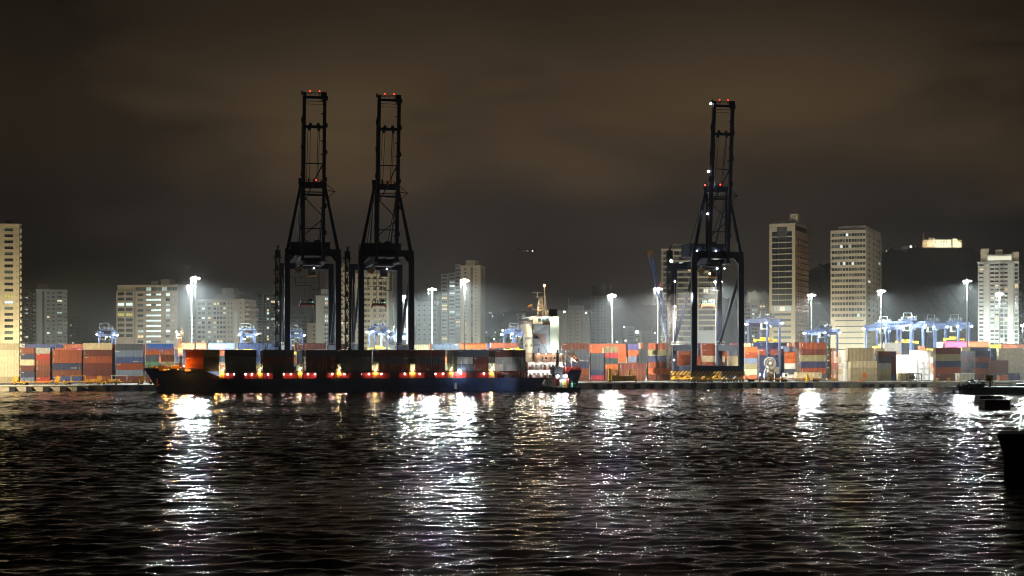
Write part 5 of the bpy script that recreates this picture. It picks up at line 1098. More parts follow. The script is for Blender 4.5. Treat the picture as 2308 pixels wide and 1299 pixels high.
# tall cream tower at the frame edge
def e1(root, W, D, H, fh, top):
    mb = MB()
    for f in range(26): mb.box(W - .002, W + 1.0, 3, D - 3, top - (f + 1) * fh + .1, top - (f + 1) * fh + 1.9)
    mb.build('balcony', WL['cream'], root)
    mb = MB(); mb.box(W * .1, W * .32, 5, 9, H, H + 2); mb.box(W * .6, W * .72, 4, 7, H, H + 2.5); mb.build('roof_house', WL['dark'], root)
building('tall_tower', 'tall cream apartment tower with one column of wide windows, at the frame edge', 780, -6, -40, 43, 505, 13.65, 'cream', [(.575, .865, 1, .18, .66, .3, .18, 'w', ['dark', 'green', 'green', 'dark'], ['lw', 'lb', 'ly']), (.93, .955, 1, .4, .6, .3, 0, 'w', ['dark'])], [(.3, .7, 1, .05, .7, 1.2, 0, 'w', ['dark'])], 47.5, parapet=1.2, seed=3, extra=e1)
building('apartment_block', 'grey apartment block with a dark vertical recess beside the cream tower', 900, -33, 82, 151.5, 653, 9.05, 'pale', [(.19, .26, 1, 0, 1, 1.2, 0, 'band', ['dark']), (.33, .44, 1, .3, .7, .25, .12, 'w'), (.5, .6, 1, .25, .75, .25, .2, 'w'), (.66, .86, 1, .12, .85, 1.0, .25, 'balc'), (.9, .98, 1, .3, .7, .25, .05, 'w')],
         [(.05, .45, 1, .1, .85, 1.2, .38, 'balc'), (.52, .95, 1, .1, .85, 1.2, .3, 'balc')], 51, roof=((.12, .5, .2, .7, 3.2),), seed=5)
building('apartment_block', 'small dim distant block with three tiny lit windows', 1500, 10, 155, 183, 719, 8, 'dim', [(.1, .4, 2, .3, .7, .3, .12, 'w'), (.6, .9, 2, .3, .7, .3, .08, 'w')], seed=8, roof=((.3, .6, .2, .7, 3),))
def e4(root, W, D, H, fh, top):
    mb = MB(); mb.box(0.02, W * .30, -2.0, -.02, 0.1, H - 3.6); mb.build('wing', WL['tan'], root)
    for f in range(9):
        for u, pn in ((.03, 'dark'), (.17, 'dark')):
            p = {2: 'lw', 4: 'ly'}.get(f, pn); link('window', win_mesh(W * .11, fh * .6, p, 3), root, (W * u, -2.04, H - 3.6 - (f + 1) * fh + .5))
building('office_block', 'broad white block with glaring strip windows beside the close mast pair', 880, 14, 265, 401, 643, 11.7, 'tan', [(.32, .44, 1, .22, .72, .3, .12, 'w'), (.475, .72, 3, .3, .68, .3, .85, 'band', ['grey'], ['lw'], (1, 99)), (.79, .875, 1, .22, .75, .3, .6, 'w', D3, ['lw', 'lw2', 'lb'], (1, 99)), (.30, .99, 8, .2, .9, .4, .25, 'band', ['grey', 'green'], ['lw', 'lw2'], (0, 1)), (.91, .93, 1, .4, .6, .2, .4, 'w', ['dark'], ['lw'], (1, 99))],
         roof=((.5, .62, .3, .6, 2.5), (.66, .8, .3, .7, 3.4)), seed=12, extra=e4)
building('apartment_block', 'low pale block behind the pair of light masts', 1050, 10, 402, 446, 709, 10, 'pale', [(.1, .9, 4, .25, .7, .3, .06, 'w')], seed=13)
def e6(root, W, D, H, fh, top):
    for f in range(10):
        e = (W * .1 if f % 2 else W * .06)
        mb = MB(); mb.box(W + .003, W + e, 1, D * .8, top - (f + 1) * fh, top - (f + 1) * fh + 1.5); mb.build('terrace', WL['tan'], root)
    mb = MB(); mb.tube((W * .83, -.6, 0), (W * .83, -.6, H * .84), W * .045, n=14); mb.build('stair_turret', WL['white'], root)
building('apartment_block', 'terraced apartment block with a stepped roof and jutting terraces', 930, 15, 440, 552, 676, 10.6, 'tan', [(.04, .2, 2, .25, .75, .4, .14, 'w'), (.24, .32, 1, .25, .75, .4, .3, 'w'), (.36, .62, 4, .25, .75, .4, .2, 'w'), (.66, .69, 1, .3, .7, .3, .04, 'w'), (.72, .75, 1, .3, .7, .3, .02, 'w'), (.9, .93, 1, .3, .7, .3, 0, 'w')],
         roof=((.38, .78, .1, .7, 3.6), (.5, .74, .2, .6, 7.4)), seed=17, extra=e6)
building('grid_tower', 'dim grid facade tower partly hidden by the first crane stairs', 1120, 12, 573, 640, 661, 6.5, 'grey', [(.08, .26, 1, .12, .8, .8, .1, 'w'), (.3, .5, 2, .12, .8, .8, .16, 'w'), (.54, .72, 1, .12, .8, .8, .12, 'w'), (.77, .95, 1, .12, .8, .8, .12, 'w')], roof=((.3, .6, .2, .7, 2.5),), seed=19)
building('apartment_block', 'low grey block seen between the first crane legs', 1060, 9, 652, 692, 708, 9, 'grey', [(.1, .6, 3, .25, .7, .3, .15, 'w'), (.7, .95, 2, .3, .65, .3, .05, 'w')], roof=((.1, .55, .2, .7, 5.5),), seed=21)
building('apartment_block', 'narrow cream block with a blank wall between the first crane legs', 1000, 9, 692, 712, 729, 9, 'cream', [(.62, .9, 1, .3, .65, .3, 0, 'w')], seed=22)
building('tall_tower', 'slim grey tower with a column of bright balconies between the crane legs', 960, 9, 712, 744, 667, 9.8, 'pale', [(.56, .96, 1, .1, .85, 1, .45, 'balc')], roof=((.3, 1, .1, .6, 4.2),), seed=25)
building('tall_tower', 'tall cream tower standing between the two tall cranes', 940, 9, 766, 795, 604, 10.5, 'cream', [(.08, .28, 1, .3, .7, .3, .06, 'w'), (.66, .94, 1, .15, .8, 1, .2, 'w')], roof=((.1, .6, .2, .7, 3),), seed=27)
building('tall_tower', 'tall cream tower with paired windows behind the middle crane', 945, 7, 796, 876, 617, 12.2, 'cream', [(.1, .15, 1, .35, .6, .3, 0, 'w'), (.3, .48, 2, .25, .7, .3, .06, 'w'), (.56, .66, 1, .2, .75, .6, .1, 'w'), (.72, .95, 2, .2, .8, 1, .12, 'w')], roof=((.2, .7, .2, .7, 3),), seed=29)
building('apartment_block', 'pale hazy block beside the middle crane with tiny paired windows', 1080, 8, 868, 936, 689, 11, 'pale', [(.08, .2, 1, .3, .65, .3, .03, 'w'), (.4, .56, 1, .3, .65, .3, .03, 'w'), (.62, .9, 2, .35, .65, .3, .03, 'w')], seed=31)
building('apartment_block', 'pale hazy block under the single light mast', 1040, 8, 937, 986, 680, 11, 'pale', [(.1, .2, 1, .35, .65, .3, .03, 'w'), (.35, .45, 1, .35, .65, .3, .03, 'w'), (.62, .72, 1, .35, .65, .3, .08, 'w'), (.84, .93, 1, .35, .65, .3, .08, 'w')], seed=33)
def e12(root, W, D, H, fh, top):
    mb = MB(); mb.box(-W * .62, -W * .27, 1, D * .8, 0, H - fh * 1.9); mb.build('wing', WL['grey'], root)
    mb = MB(); mb.box(-W * .28, -.02, .6, D * .8, 0, H + 1.2); mb.build('wing', WL['dim'], root); mb = MB(); mb.box(-W * .98, -W * .63, .2, D * .8, 0, H - fh * 2.2); mb.build('wing', WL['grey'], root)
    r = random.Random(5)
    for f in range(18):
        for u, w_, dd, top_ in ((-.94, .26, .2, H - fh * 2.4), (-.57, .26, 1, H - fh * 2.1), (-.25, .22, .6, H + .4)):
            pn = r.choice(['dark', 'dark', 'grey', 'dark', 'dark', 'lw2', 'lo', 'lw', 'green']) if f > 1 else 'dark'
            z = top_ - (f + 1) * fh
            if z < 1: continue
            link('window', win_mesh(W * w_, fh * .62, pn, 3), root, (W * u, dd - .04, z + fh * .25)); mb = MB(); mb.box(W * (u - .02), W * (u + w_ + .03), dd - 1.3, dd - .05, z, z + .9); mb.build('balcony', WL['grey'], root)
building('tall_tower', 'tall tower with dark balcony wing and cream end walls by the light mast', 900, 8, 1038, 1083, 599, 8.3, 'cream', [(.16, .3, 1, .3, .7, .3, .12, 'w'), (.5, .62, 1, 0, .99, 1.2, 0, 'band', ['grey', 'dark']), (.72, .8, 1, .35, .65, .3, .04, 'w')], roof=((.2, .68, .2, .7, 3.4),), seed=37, extra=e12, depth=20)
building('apartment_block', 'small dim block beside the ship bridge front', 1100, 8, 1166, 1186, 705, 9, 'grey', [(.15, .85, 2, .3, .7, .3, .12, 'w')], seed=39)
def e14(root, W, D, H, fh, top):
    for u in (.1, .3, .52, .74, .93): mb = MB(); mb.box(W * u - .5, W * u + .5, -.8, -.02, 0, H); mb.build('pilaster', WL['grey'], root)
    mb = MB(); mb.box(W * .3, W * .34, 4, 8, H, H + 9); mb.build('chimney', WL['grey'], root)
building('apartment_block', 'pale hazy block with two window columns behind the ship bridge', 1000, 6, 1258, 1330, 700, 8.2, 'tan', [(.36, .42, 1, .3, .68, .3, .03, 'w'), (.58, .64, 1, .3, .68, .3, .03, 'w'), (.96, .995, 1, .1, .8, 1, .0, 'w')], roof=((.32, .8, .2, .8, 3.5),), seed=41, extra=e14)
def e15(root, W, D, H, fh, top):
    mb = MB()
    for k in range(6): mb.box(W * k / 5 - .12, W * k / 5 + .12, -.9, -.6, 0, H + 6)
    for k in range(15): mb.box(0, W, -.85, -.7, H * .36 + k * fh * .8, H * .36 + k * fh * .8 + .2)
    mb.build('scaffold', WL['grey'], root); mb = MB(); mb.box(W * .1, W * .24, 3, 6, H, H + 8); mb.box(W * .34, W * .75, 3, 9, H, H + 9); mb.build('roof_frame', WL['dim'], root)
building('tower_under_construction', 'grey tower under construction wrapped in scaffolding by a light mast', 1060, 5, 1330, 1377, 668, 7.1, 'grey', [(.08, .2, 2, .3, .7, .3, .0, 'w'), (.32, .46, 1, .1, .9, .5, .0, 'w', ['grey']), (.52, .6, 1, .3, .7, .3, .0, 'w'), (.66, .74, 1, .3, .7, .3, .0, 'w')], parapet=.5, seed=43, extra=e15, slab=False)
building('apartment_block', 'dim low block with a white lamp on its roof corner', 1300, 3, 1403, 1430, 736, 7.2, 'dim', [(.5, .9, 2, .3, .7, .3, .06, 'w')], seed=45)
building("apartment_block", "dim narrow block below the blank lit board", 1250, 3, 1430, 1446, 746, 7.2, "grey", [(.2, .8, 2, .3, .7, .3, .1, "w")], seed=46)
building('apartment_block', 'ribbed dim low block beside the lattice crane boom', 1280, 3, 1447, 1470, 748, 7.2, 'dim', [(.6, .95, 2, .3, .7, .3, .1, 'w')], seed=47)
building('apartment_block', 'dim low block under the lattice crane boom', 1350, 3, 1470, 1500, 738, 7.2, 'dim', [(.1, .5, 3, .3, .7, .3, .1, 'w'), (.6, .9, 1, .3, .7, .3, .1, 'w')], seed=48)
def e17(root, W, D, H, fh, top):
    mb = MB()
    for f in range(1, 15): mb.box(-.8, W * .99, -1.1, -.02, top - f * fh - .1, top - f * fh + .55)
    mb.build('floor_band', WL['cream'], root)
    mb = MB(); mb.box(W * .2, W * .62, 4, 12, H, H + 3.6); mb.build('roof_house', WL['tan'], root)
    mb = MB(); u0 = W * .5; mb.box(u0, W * 1.02, -6, -1.2, 0, zof(746, 880) - QZ); mb.build('podium', WL['pale'], root)
    r = random.Random(2); mb = MB()
    for j in range(3):
        for i in range(8): x = u0 + W * .06 + i * W * .055 + (j % 2) * W * .02; z = 9 + j * 4.2; mb.box(x, x + W * .03, -6.06, -6.0, z, z + .6)
    mb.build('slot_window', WL['dark'], root)
building('office_tower', 'wide office tower with pale floor bands behind the striped crane', 890, 8, 1491, 1622, 561, 12.1, 'cream', [(.03, .2, 2, .14, .86, .5, .06, 'band', ['grey', 'dark', 'grey']), (.22, .62, 5, .14, .86, .5, .04, 'band', ['grey', 'grey', 'dark']), (.64, .97, 4, .14, .86, .5, .05, 'band', ['grey', 'grey', 'dark'])], seed=51, cat='office tower', extra=e17, depth=24)
building('apartment_block', 'block with greenish lit windows below the dark hill', 1150, 15, 1676, 1727, 684, 8.4, 'grey', [(.04, .3, 2, .25, .75, .4, .4, 'w', D3, ['lw', 'lw2', 'lb']), (.36, .62, 2, .25, .75, .4, .3, 'w', D3, ['lw', 'lw2']), (.7, .95, 2, .25, .75, .4, .1, 'w')], roof=((.3, .7, .2, .8, 3.2),), seed=53)
def e19(root, W, D, H, fh, top):
    mb = MB(); mb.box(W * .3, W * .7, -.06, -.01, H - 8.5, H - 2.2); mb.build('louvre_panel', WL['dark'], root)
    mb = MB()
    for f in range(1, 20):
        z = top - 1.4 * fh - f * fh
        if z > 2: mb.box(W + .02, W + .5, D * .04, D * .98, z - .35, z + .1)
    for k in range(14): y = D * (.05 + .068 * k); mb.box(W + .02, W + .4, y, y + .25, 2, H - fh * 1.8)
    mb.build('sun_louvre', mat('louvre_bronze', (.34, .2, .1), .5, var=.3), root)
    mb = MB(); mb.box(W * .1, W * 1.0, 2, D * .8, H, H + 1.6); mb.build('roof_rail', WL['grey'], root); mb = MB(); mb.box(W * .74, W * 1.05, 4, 9, H + 1.6, H + 6.2); mb.build('roof_house', WL['cream'], root)
building('office_tower', 'tall cream office tower with a bronze louvred side face', 900, 24, 1734, 1792, 504, 12.95, 'cream', [(.1, .88, 3, .06, .9, .6, .05, 'band', ['dark'], ['lw2', 'lw'], (1, 14)), (.16, .84, 3, .1, .88, .6, .7, 'band', ['grey'], ['lo', 'lb', 'lw2'], (14, 15)), (.16, .84, 1, .3, .7, .4, .05, 'band', ['grey', 'green'], ['lw2'], (15, 24))],
         [(.05, .95, 6, .08, .9, .5, .03, 'band', ['dark'], ['lo'], (2, 14)), (.05, .95, 6, .08, .9, .5, 1, 'band', ['lo'], ['lo', 'lb'], (14, 15)), (.05, .95, 6, .08, .9, .5, 0, 'band', ['dark', 'grey'], ['lo'], (15, 30)), (.02, .9, 1, .1, 1, .5, 0, 'band', ['dark'], ['lo'], (0, 1))], 1823, seed=55, cat='office tower', extra=e19, slab=False)
def e20(root, W, D, H, fh, top):
    mb = MB(); mb.box(W * .2, W * .98, 3, D * .6, H, H + 2.8); mb.build('roof_house', WL['tan'], root); mb = MB(); mb.box(W * .9, W * 1.0 - .05, D * .62, D * .95, H, H + 3); mb.build('roof_house', WL['cream'], root)
    mb = MB(); mb.tube((W * .55, 6, H + 2.8), (W * .55, 6, H + 7), .12); mb.build('antenna', WL['dim'], root)
building('office_tower', 'pale banded office tower with rows of square windows beside the castle hill', 850, 22, 1872, 1952, 519, 12.9, 'cream', [(.025, .985, 12, .22, .74, .35, .02, 'w', ['dark', 'dark', 'grey', 'dark'], ['lw', 'lw2'], (0, 15)), (.13, .93, 1, .45, .62, .35, 0, 'band', ['dark'], ['lw'], (15, 21))],
         [(.12, .3, 1, .25, .7, .35, .02, 'w', ['dark', 'grey'], ['lw'], (0, 15)), (.42, .56, 1, .25, .7, .35, .02, 'w', ['dark', 'grey'], ['lw'], (0, 15)), (.66, .94, 2, .25, .7, .35, .02, 'w', ['dark', 'grey'], ['lw'], (0, 15)), (.08, .3, 1, .45, .62, .3, 0, 'w', ['dark'], ['lw'], (15, 21)), (.6, .9, 2, .45, .65, .3, 0, 'w', ['dark'], ['lw'], (15, 21))], 1987, seed=57, cat='office tower', extra=e20, slab=False)
def e21(root, W, D, H, fh, top):
    for u in (.16, .75): mb = MB(); mb.box(W * u, W * (u + .13), -1.0, -.02, 0, H - 1); mb.build('pier', WL['white'], root)
    mb = MB(); mb.box(W * .22, W * .84, .2, D * .7, H, H + 4.2); mb.build('roof_house', WL['white'], root); mb = MB(); mb.box(W * .25, W * .82, .08, .18, H + .9, H + 3.2); mb.build('lit_band', glow('roof_band', (1, 1, .72), .95), root)
    mb = MB(); mb.box(W * .06, W * .26, 2, 8, H + .01, H + 8); mb.box(W * .42, W * .6, 3, 8, H + 4.2, H + 7.2); mb.box(W * .83, W * 1.0, 2, D * .8, H + .01, H + 5.6); mb.build('roof_house', WL['cream'], root)
building('tall_tower', 'pale balcony tower with a lit roof band below the castle hill', 830, 24, 2204, 2296, 590, 9.3, 'white', [(.02, .15, 1, .1, .88, 1, .06, 'balc'), (.3, .52, 2, .1, .88, 1, .16, 'balc', ['dark', 'grey', 'green']), (.54, .74, 2, .1, .88, 1, .16, 'balc', ['dark', 'grey']), (.89, .99, 1, .1, .88, .8, .1, 'w')], [(.1, .9, 2, .2, .7, .5, .04, 'w')], 2303, seed=59, extra=e21)
# convent on the hill top and the lights around it
CYD = 2470.0
def hill_loc(px, py, Y=CYD): return P(px, py, Y)
cv = thing('hilltop_convent', 'floodlit pale convent with arched windows on top of the dark hill', 'convent', hill_loc(2080, 558)); kk = CYD / F
mb = MB()
for a, b, y0, dd in ((0, 14, 541, 2), (14, 26, 537, 0), (26, 65, 541, 3), (68, 77.5, 538, 0), (77.5, 88, 541.5, 1.5)): mb.box(a * kk, b * kk, dd, 22, 0, (558 - y0) * kk)
mb.build('wall', WL['cream'], cv)
mb = MB(); mb.box(-.5 + 26 * kk, 68 * kk, 4, 21, (558 - 541) * kk + .05, (558 - 538.5) * kk); mb.box(14 * kk - .5, 26 * kk + .5, -.5, 21, 21 * kk + .05, 21 * kk + 1); mb.build('roof', WL['dark'], cv)
for a, y0 in ((7, 545), (7, 552), (17, 539), (21, 539), (28, 545), (41, 545), (47, 545), (53, 545), (41, 551), (47, 551), (71, 543), (80, 543), (85, 545)):
    dd = 1.9 if a < 14 else -.1 if a < 26 else 2.9 if a < 66 else -.1 if a < 77 else 1.4
    mb = MB(); z = (558 - y0 - 2.5) * kk; mb.box(0, 2.2, dd, dd + .08, z, z + 2.6); mb.tube((1.1, dd, z + 2.6), (1.1, dd + .08, z + 2.6), 1.1, n=10); mb.build('arched_window', WL['dark'], cv, (a * kk, 0, 0))
for px, py, pw, col in ((2087, 556, 3000, (1, .7, .4)), (2098, 556, 4000, (1, .95, .75)), (2118, 556, 8000, (.95, 1, .85)), (2135, 555, 6000, (.95, 1, .85)), (2152, 556, 5500, (1, .93, .7)), (2163, 556, 5000, (1, .85, .6))): lamp('SPOT', hill_loc(px, py - 5, CYD - 13), pw * 5, col, .6, None, hill_loc(px, py - 11, CYD + 2), 100, .5)
mb = MB(); mb.lattice((0, 0, 0), (0, 0, 17), 2.2, .35, 5, w2=1.2); mb.ball((-1, -1, 12), 1.2, 8); mb.tube((.6, 0, 17), (.6, 0, 21), .25); tag(mb.build('radio_mast', mat('mast_rust', (.35, .2, .14), .6), None, hill_loc(2081, 546)), 'small radio mast standing at the convent corner', 'radio mast')
mb = MB(); mb.lattice((0, 0, 0), (0, 0, 16), 1.6, .3, 5, w2=.8); mb.ball((0, 0, 16.5), .6, 8, 1); tag(mb.build('radio_mast', [dark_steel, glow('mast_pink', (1, .75, .7), 2)], None, hill_loc(2003.5, 563)), 'thin radio mast with a faint lamp on the ridge', 'radio mast')
mb = MB(); mb.box(0, 13 * kk, 0, 9, 0, 4.5); mb.box(-.5, 13 * kk + .5, -.5, 9.5, 4.5, 5); tag(mb.build('hill_house', WL['tan'], None, hill_loc(2034, 561)), 'low dim house beside the white glare on the ridge', 'house')
def hl(px, py, Y, r_, s, col, lb, gr=None):
    mb = MB(); mb.ball((0, 0, 0), r_, 8, 0); mb.tube((0, 0, -5), (0, 0, -r_ * .8), .15, mi=1); tag(mb.build('hillside_lamp', [glow('lamp_%d_%d' % (px, py), col, s), dark_steel], None, P(px, py, Y)), lb, 'lamp', gr)
hl(2053, 556.5, 2440, 1.7, 14, (.85, .95, 1), 'glaring white lamp on the ridge before the convent'); hl(1998, 566, 2440, .9, 3, (.9, .95, 1), 'small white lamp at the low end of the ridge'); hl(2064, 556, 2440, .5, 2.5, (1, .7, .5), 'tiny warm lamp between glare and convent'); lamp('POINT', P(2058, 557, 2436), 5000, (1, .85, .7), .5); hl(2031, 563, 2440, .5, 1.0, (1, 1, .7), 'tiny yellowish lamp below the ridge house')
for px, py, r_, s, lb in ((1090, 703, 1.0, 5, 'brightest of the hillside lamps beside the balcony tower'), (1104, 705, .8, 3, 'second hillside lamp from the balcony tower'), (1107, 706, .6, 3, 'small hillside lamp paired with a brighter one'), (1110, 713, .9, 2.5, 'lowest lamp in the hillside cluster'), (1135, 710, .6, 3, 'lone lamp on the dark hill crest'), (1165, 709, .5, 2, 'faint lamp near the ship bridge'), (1086, 703, .5, 2, 'tiny lamp touching the balcony tower edge')):
    hl(px, py, 2150, r_, s, (1, 1, .92), lb)
for px, py, s, lb in ((1092, 749, 3, 'pale lamp at the hill foot by the balcony tower'), (1096, 749, 3, 'second pale lamp at the hill foot'), (1133, 745, 16, 'bright lamp among the lit trees'), (1140, 744, 4, 'small lamp beside the bright one in the trees'), (1114, 765, 6, 'lamp above the orange back row container'), (1116, 749, 3, 'lamp on the left fringe of the lit trees'), (1410, 768, 7, 'lamp low before the dim ribbed blocks'), (1390, 771, 6, 'pale lamp low beside the light mast'), (1072, 774, 4, 'lamp on top of the orange container')):
    hl(px, py, 980, .55 if s > 5 else .35, s, (1, 1, .9), lb)
lamp('POINT', P(1131, 744, 975), 4200, (1, 1, .85), .4); lamp('POINT', P(1122, 748, 972), 1600, (1, 1, .85), .4)
# lamps on the low blocks behind the ship
hl(1272, 703.5, 985, .6, 14, (.75, 1, 1), 'bluish roof lamp right beside the ship funnel'); hl(1321, 706, 985, .5, 10, (.85, .95, 1), 'pale roof lamp beside the scaffolded tower')
hl(1407, 737.5, 1250, .7, 5, (1, 1, .95), 'small lamp on a dim low block'); hl(1476, 751, 1250, .7, 4, (1, .95, .85), 'small lamp near the lattice boom')
mb = MB(); mb.box(0, 8 * kk * .5, 0, .8, 0, 7 * kk * .5); mb.box(.3, .7, .2, .6, -9, 0, 1); mb.box(3.0, 3.4, .2, .6, -9, 0, 1); tag(mb.build('roof_sign', [glow('sign_white', (.95, 1, 1), 1.6), dark_steel], None, P(1431.5, 752, 1240)), 'blank lit white board above the dim low blocks', 'sign board')
# trees lit by the lamps at the hill foot and by the yard edge
def tree(px, py_top, Y, w_, lb, seed):
    r = random.Random(seed); base = P(px, HY, Y); base.z = QZ; top = zof(py_top, Y) - QZ; h = top
    t = thing('tree', lb, 'tree', base)
    mb = MB(); mb.tube((0, 0, 0), (.3, 0, h * .55), .5, .3, 8)
    for k in range(5): a = k * 1.3; mb.tube((.2, 0, h * .45), (math.cos(a) * w_ * .55, math.sin(a) * w_ * .5, h * (.66 + .05 * k)), .22, .07, 6)
    mb.build('trunk', mat('bark', (.08, .06, .045), .9), t)
    mb = MB(); cl = [(r.gauss(0, .42) * w_, r.gauss(0, .4) * w_, h * r.uniform(.58, .92), r.uniform(.22, .42) * w_) for _ in range(13)]
    for _ in range(1500):
        c = r.choice(cl); d = Vector((r.gauss(0, 1), r.gauss(0, 1), r.gauss(0, .8))).normalized() * c[3] * r.uniform(.55, 1.05); p = Vector(c[:3]) + d
        s = r.uniform(.25, .6); a = Vector((r.gauss(0, 1), r.gauss(0, 1), r.gauss(0, 1))).normalized(); b = a.orthogonal().normalized(); mb.poly([p - a * s, p + b * s * .5, p + a * s, p - b * s * .5])
    mb.build('crown', mat('foliage', (.07, .12, .035), .8, var=.5, scale=.5), t)
for a in ((1119, 739, 990, 5, 'lit green tree at the hill foot, smaller of two by the bright lamp', 4), (1131, 741, 1000, 4.5, 'lit green tree right behind the bright lamp at the hill foot', 5), (1106, 752, 1010, 5, 'dim tree at the hill foot beside the balcony tower', 6), (1150, 752, 1010, 6, 'dim tree between the bright lamp and the ship bridge', 7), (1368, 769, 960, 4, 'small tree behind the scaffolded tower mast', 8), (1394, 768, 960, 4, 'small tree beside the pale lamp near the light mast', 9)): tree(*a)
# lattice boom of a mobile harbour crane
mh = thing('mobile_crane', 'blue lattice boom crane with an orange tip beside a light mast', 'crane', qpt(s_at(1516, 64), 64, QZ)); o_ = mh.location
Yb = o_.y; tip = P(1466, 573, Yb) - o_; ft = P(1511, 772, Yb) - o_; ft2 = Vector((ft.x, 0, ft.z))
mb = MB(); mb.lattice(ft2, tip, 2.6, .26, 26, w2=1.5); mb.build('boom', mat('lattice_blue', (.16, .26, .5), .5, var=.2), mh)
mb = MB(); mb.tube(tip + Vector((0, -.9, .3)), tip + Vector((0, .9, .3)), 1.35, n=16); mb.box(tip.x - 1, tip.x + 1, -.8, .8, tip.z - 2, tip.z); mb.build('tip_sheave', mat('sheave_orange', (.55, .28, .08), .5, var=.3), mh)
mb = MB(); t2 = P(1502, 775, Yb) - o_; mb.tube((t2.x, 0, t2.z), tuple(P(1493, 728, Yb) - o_), .22); mb.tube(tuple(P(1493, 728, Yb) - o_), tip, .1); mb.tube(tuple(P(1512, 720, Yb) - o_), tip, .1); mb.build('pendant', white_steel, mh)
mb = MB(); b0_ = P(1513, 770, Yb) - o_; mb.box(b0_.x - 2.5, b0_.x + 3, -2, 2, 2, b0_.z - 2); mb.box(b0_.x - 4, b0_.x + 5, -3, 3, .4, 2); mb.box(b0_.x - 1.4, b0_.x + 1.8, -2.2, 1.8, b0_.z + 3, b0_.z + 9, 1); mb.beam((b0_.x, 0, b0_.z - 2), (b0_.x, 0, b0_.z + 14), 1.2, mi=0); mb.build('tower', [mat('lattice_blue', (.16, .26, .5)), white_steel], mh)
mb = MB(); q_ = P(1487, 642, Yb) - o_; mb.ball(q_, .4, 8); mb.build('warning_lamp', lamp_red, mh)
# small aircraft with landing lights low in the sky
ac = thing('aircraft', 'tiny aircraft with two lights in the dark sky', 'aircraft', P(1193, 565, 1500)); mb = MB(); mb.tube((-7, 0, 0), (5, 0, .2), .9, .9, 10); mb.tube((5, 0, .2), (8, 0, .1), .9, .2, 10); mb.tube((-12, 0, .7), (-7, 0, 0), .25, .9, 10); mb.build('fuselage', dark_steel, ac)
mb = MB(); mb.hexa([(-2, -11, .3), (0, -11, .3), (2, 0, -.3), (-2.5, 0, -.3), (-2, -11, .45), (0, -11, .45), (2, 0, .1), (-2.5, 0, .1)]); mb.hexa([(-2.5, 0, -.3), (2, 0, -.3), (0, 11, .3), (-2, 11, .3), (-2.5, 0, .1), (2, 0, .1), (0, 11, .45), (-2, 11, .45)]); mb.hexa([(-12, -.1, .8), (-9.5, -.1, .6), (-9.5, .1, .6), (-12, .1, .8), (-12.5, -.1, 3.6), (-11.2, -.1, 3.6), (-11.2, .1, 3.6), (-12.5, .1, 3.6)]); mb.build('wing', dark_steel, ac)
for x, r_, s in ((3.5, .55, 7), (-1.6, .35, 3.5), (-4.2, .25, 1.5)): mb = MB(); mb.ball((x, -1.2, -.6), r_, 8); mb.build('landing_lamp', glow('air_lamp_%d' % int(x), (1, .85, .85), s), ac)
# ================================================================== things standing on the quay
QS = QZ + .05
ty = mat('trailer_yellow', (.5, .26, .03), .5, var=.4, scale=.8, dirt=.3)
def make_tractor():
    t = thing('terminal_tractor', 'x', 'tractor unit', (0, 0, 0), YAW, 'yellow terminal tractors on the quay')
    mb = MB(); mb.box(-2.8, 2.4, -1.1, 1.1, .75, 1.15); mb.box(.6, 2.6, -1.2, 1.2, 1.15, 1.9); mb.tube((-1.6, 0, 1.15), (-1.6, 0, 1.5), .6, n=12); mb.build('chassis', ty, t)
    mb = MB(); mb.hexa([(.3, -1.2, 1.2), (2.3, -1.2, 1.2), (2.3, .4, 1.2), (.3, .4, 1.2), (.3, -1.1, 3.25), (2.0, -1.1, 3.25), (2.0, .3, 3.25), (.3, .3, 3.25)]); mb.box(.2, 2.1, -1.15, .35, 3.25, 3.35); cb = mb.build('cab', ty, t)
    mb = MB(); mb.box(.55, 1.75, -1.17, -1.12, 2.1, 3.05); mb.box(2.1, 2.2, -.95, .2, 2.0, 3.0); mb.build('window', glass_dark, cb)
    mb = MB(); mb.tube((1.2, -.4, 3.35), (1.2, -.4, 3.65), .14, n=8); mb.build('beacon', mat('beacon_amber', (.7, .3, .03), .4), cb)
    for x in (-2.0, 1.6):
        for y in (-.95, .95): mb = MB(); mb.tube((x, y - .2, .52), (x, y + .2, .52), .52, n=16); mb.tube((x, y - .23, .52), (x, y + .23, .52), .25, n=10, mi=1); mb.build('wheel', [rubber, ty], t)
    return t
def make_trailer():
    t = thing('container_trailer', 'x', 'trailer', (0, 0, 0), YAW, 'yellow chassis trailers on the quay')
    mb = MB(); [mb.box(-6.2, 6.2, y - .15, y + .15, .95, 1.35) for y in (-.8, .8)]; [mb.box(x - .12, x + .12, -1.2, 1.2, 1.0, 1.3) for x in (-6, -4, -2, 0, 2, 4, 6)]; [mb.box(x - .3, x + .3, y - .25, y + .25, 1.3, 1.85) for x in (-5.9, 5.9) for y in (-1.05, 1.05)]; mb.box(4.5, 4.8, -.6, .6, .3, .95); mb.box(-6.3, -6.1, -1.25, 1.25, .7, 1.2); mb.build('chassis', ty, t)
    for x in (-4.8, -3.4):
        for y in (-.9, .9): mb = MB(); mb.tube((x, y - .28, .5), (x, y + .28, .5), .5, n=14); mb.build('wheel', rubber, t)
    return t
tr0, tl0 = make_tractor(), make_trailer()
T = [(43, 9, 'brownish terminal tractor parked below the cream stack', math.pi), (137, 9, 'yellow terminal tractor below the long rust stack with amber roof lamp', math.pi), (231, 9, 'yellow terminal tractor below the long maroon stack', math.pi), (328, 9, 'yellow truck by the ship bow, windows facing the water', math.pi), (1744, 9, 'yellow tractor unit below the big cable reel', math.pi)]
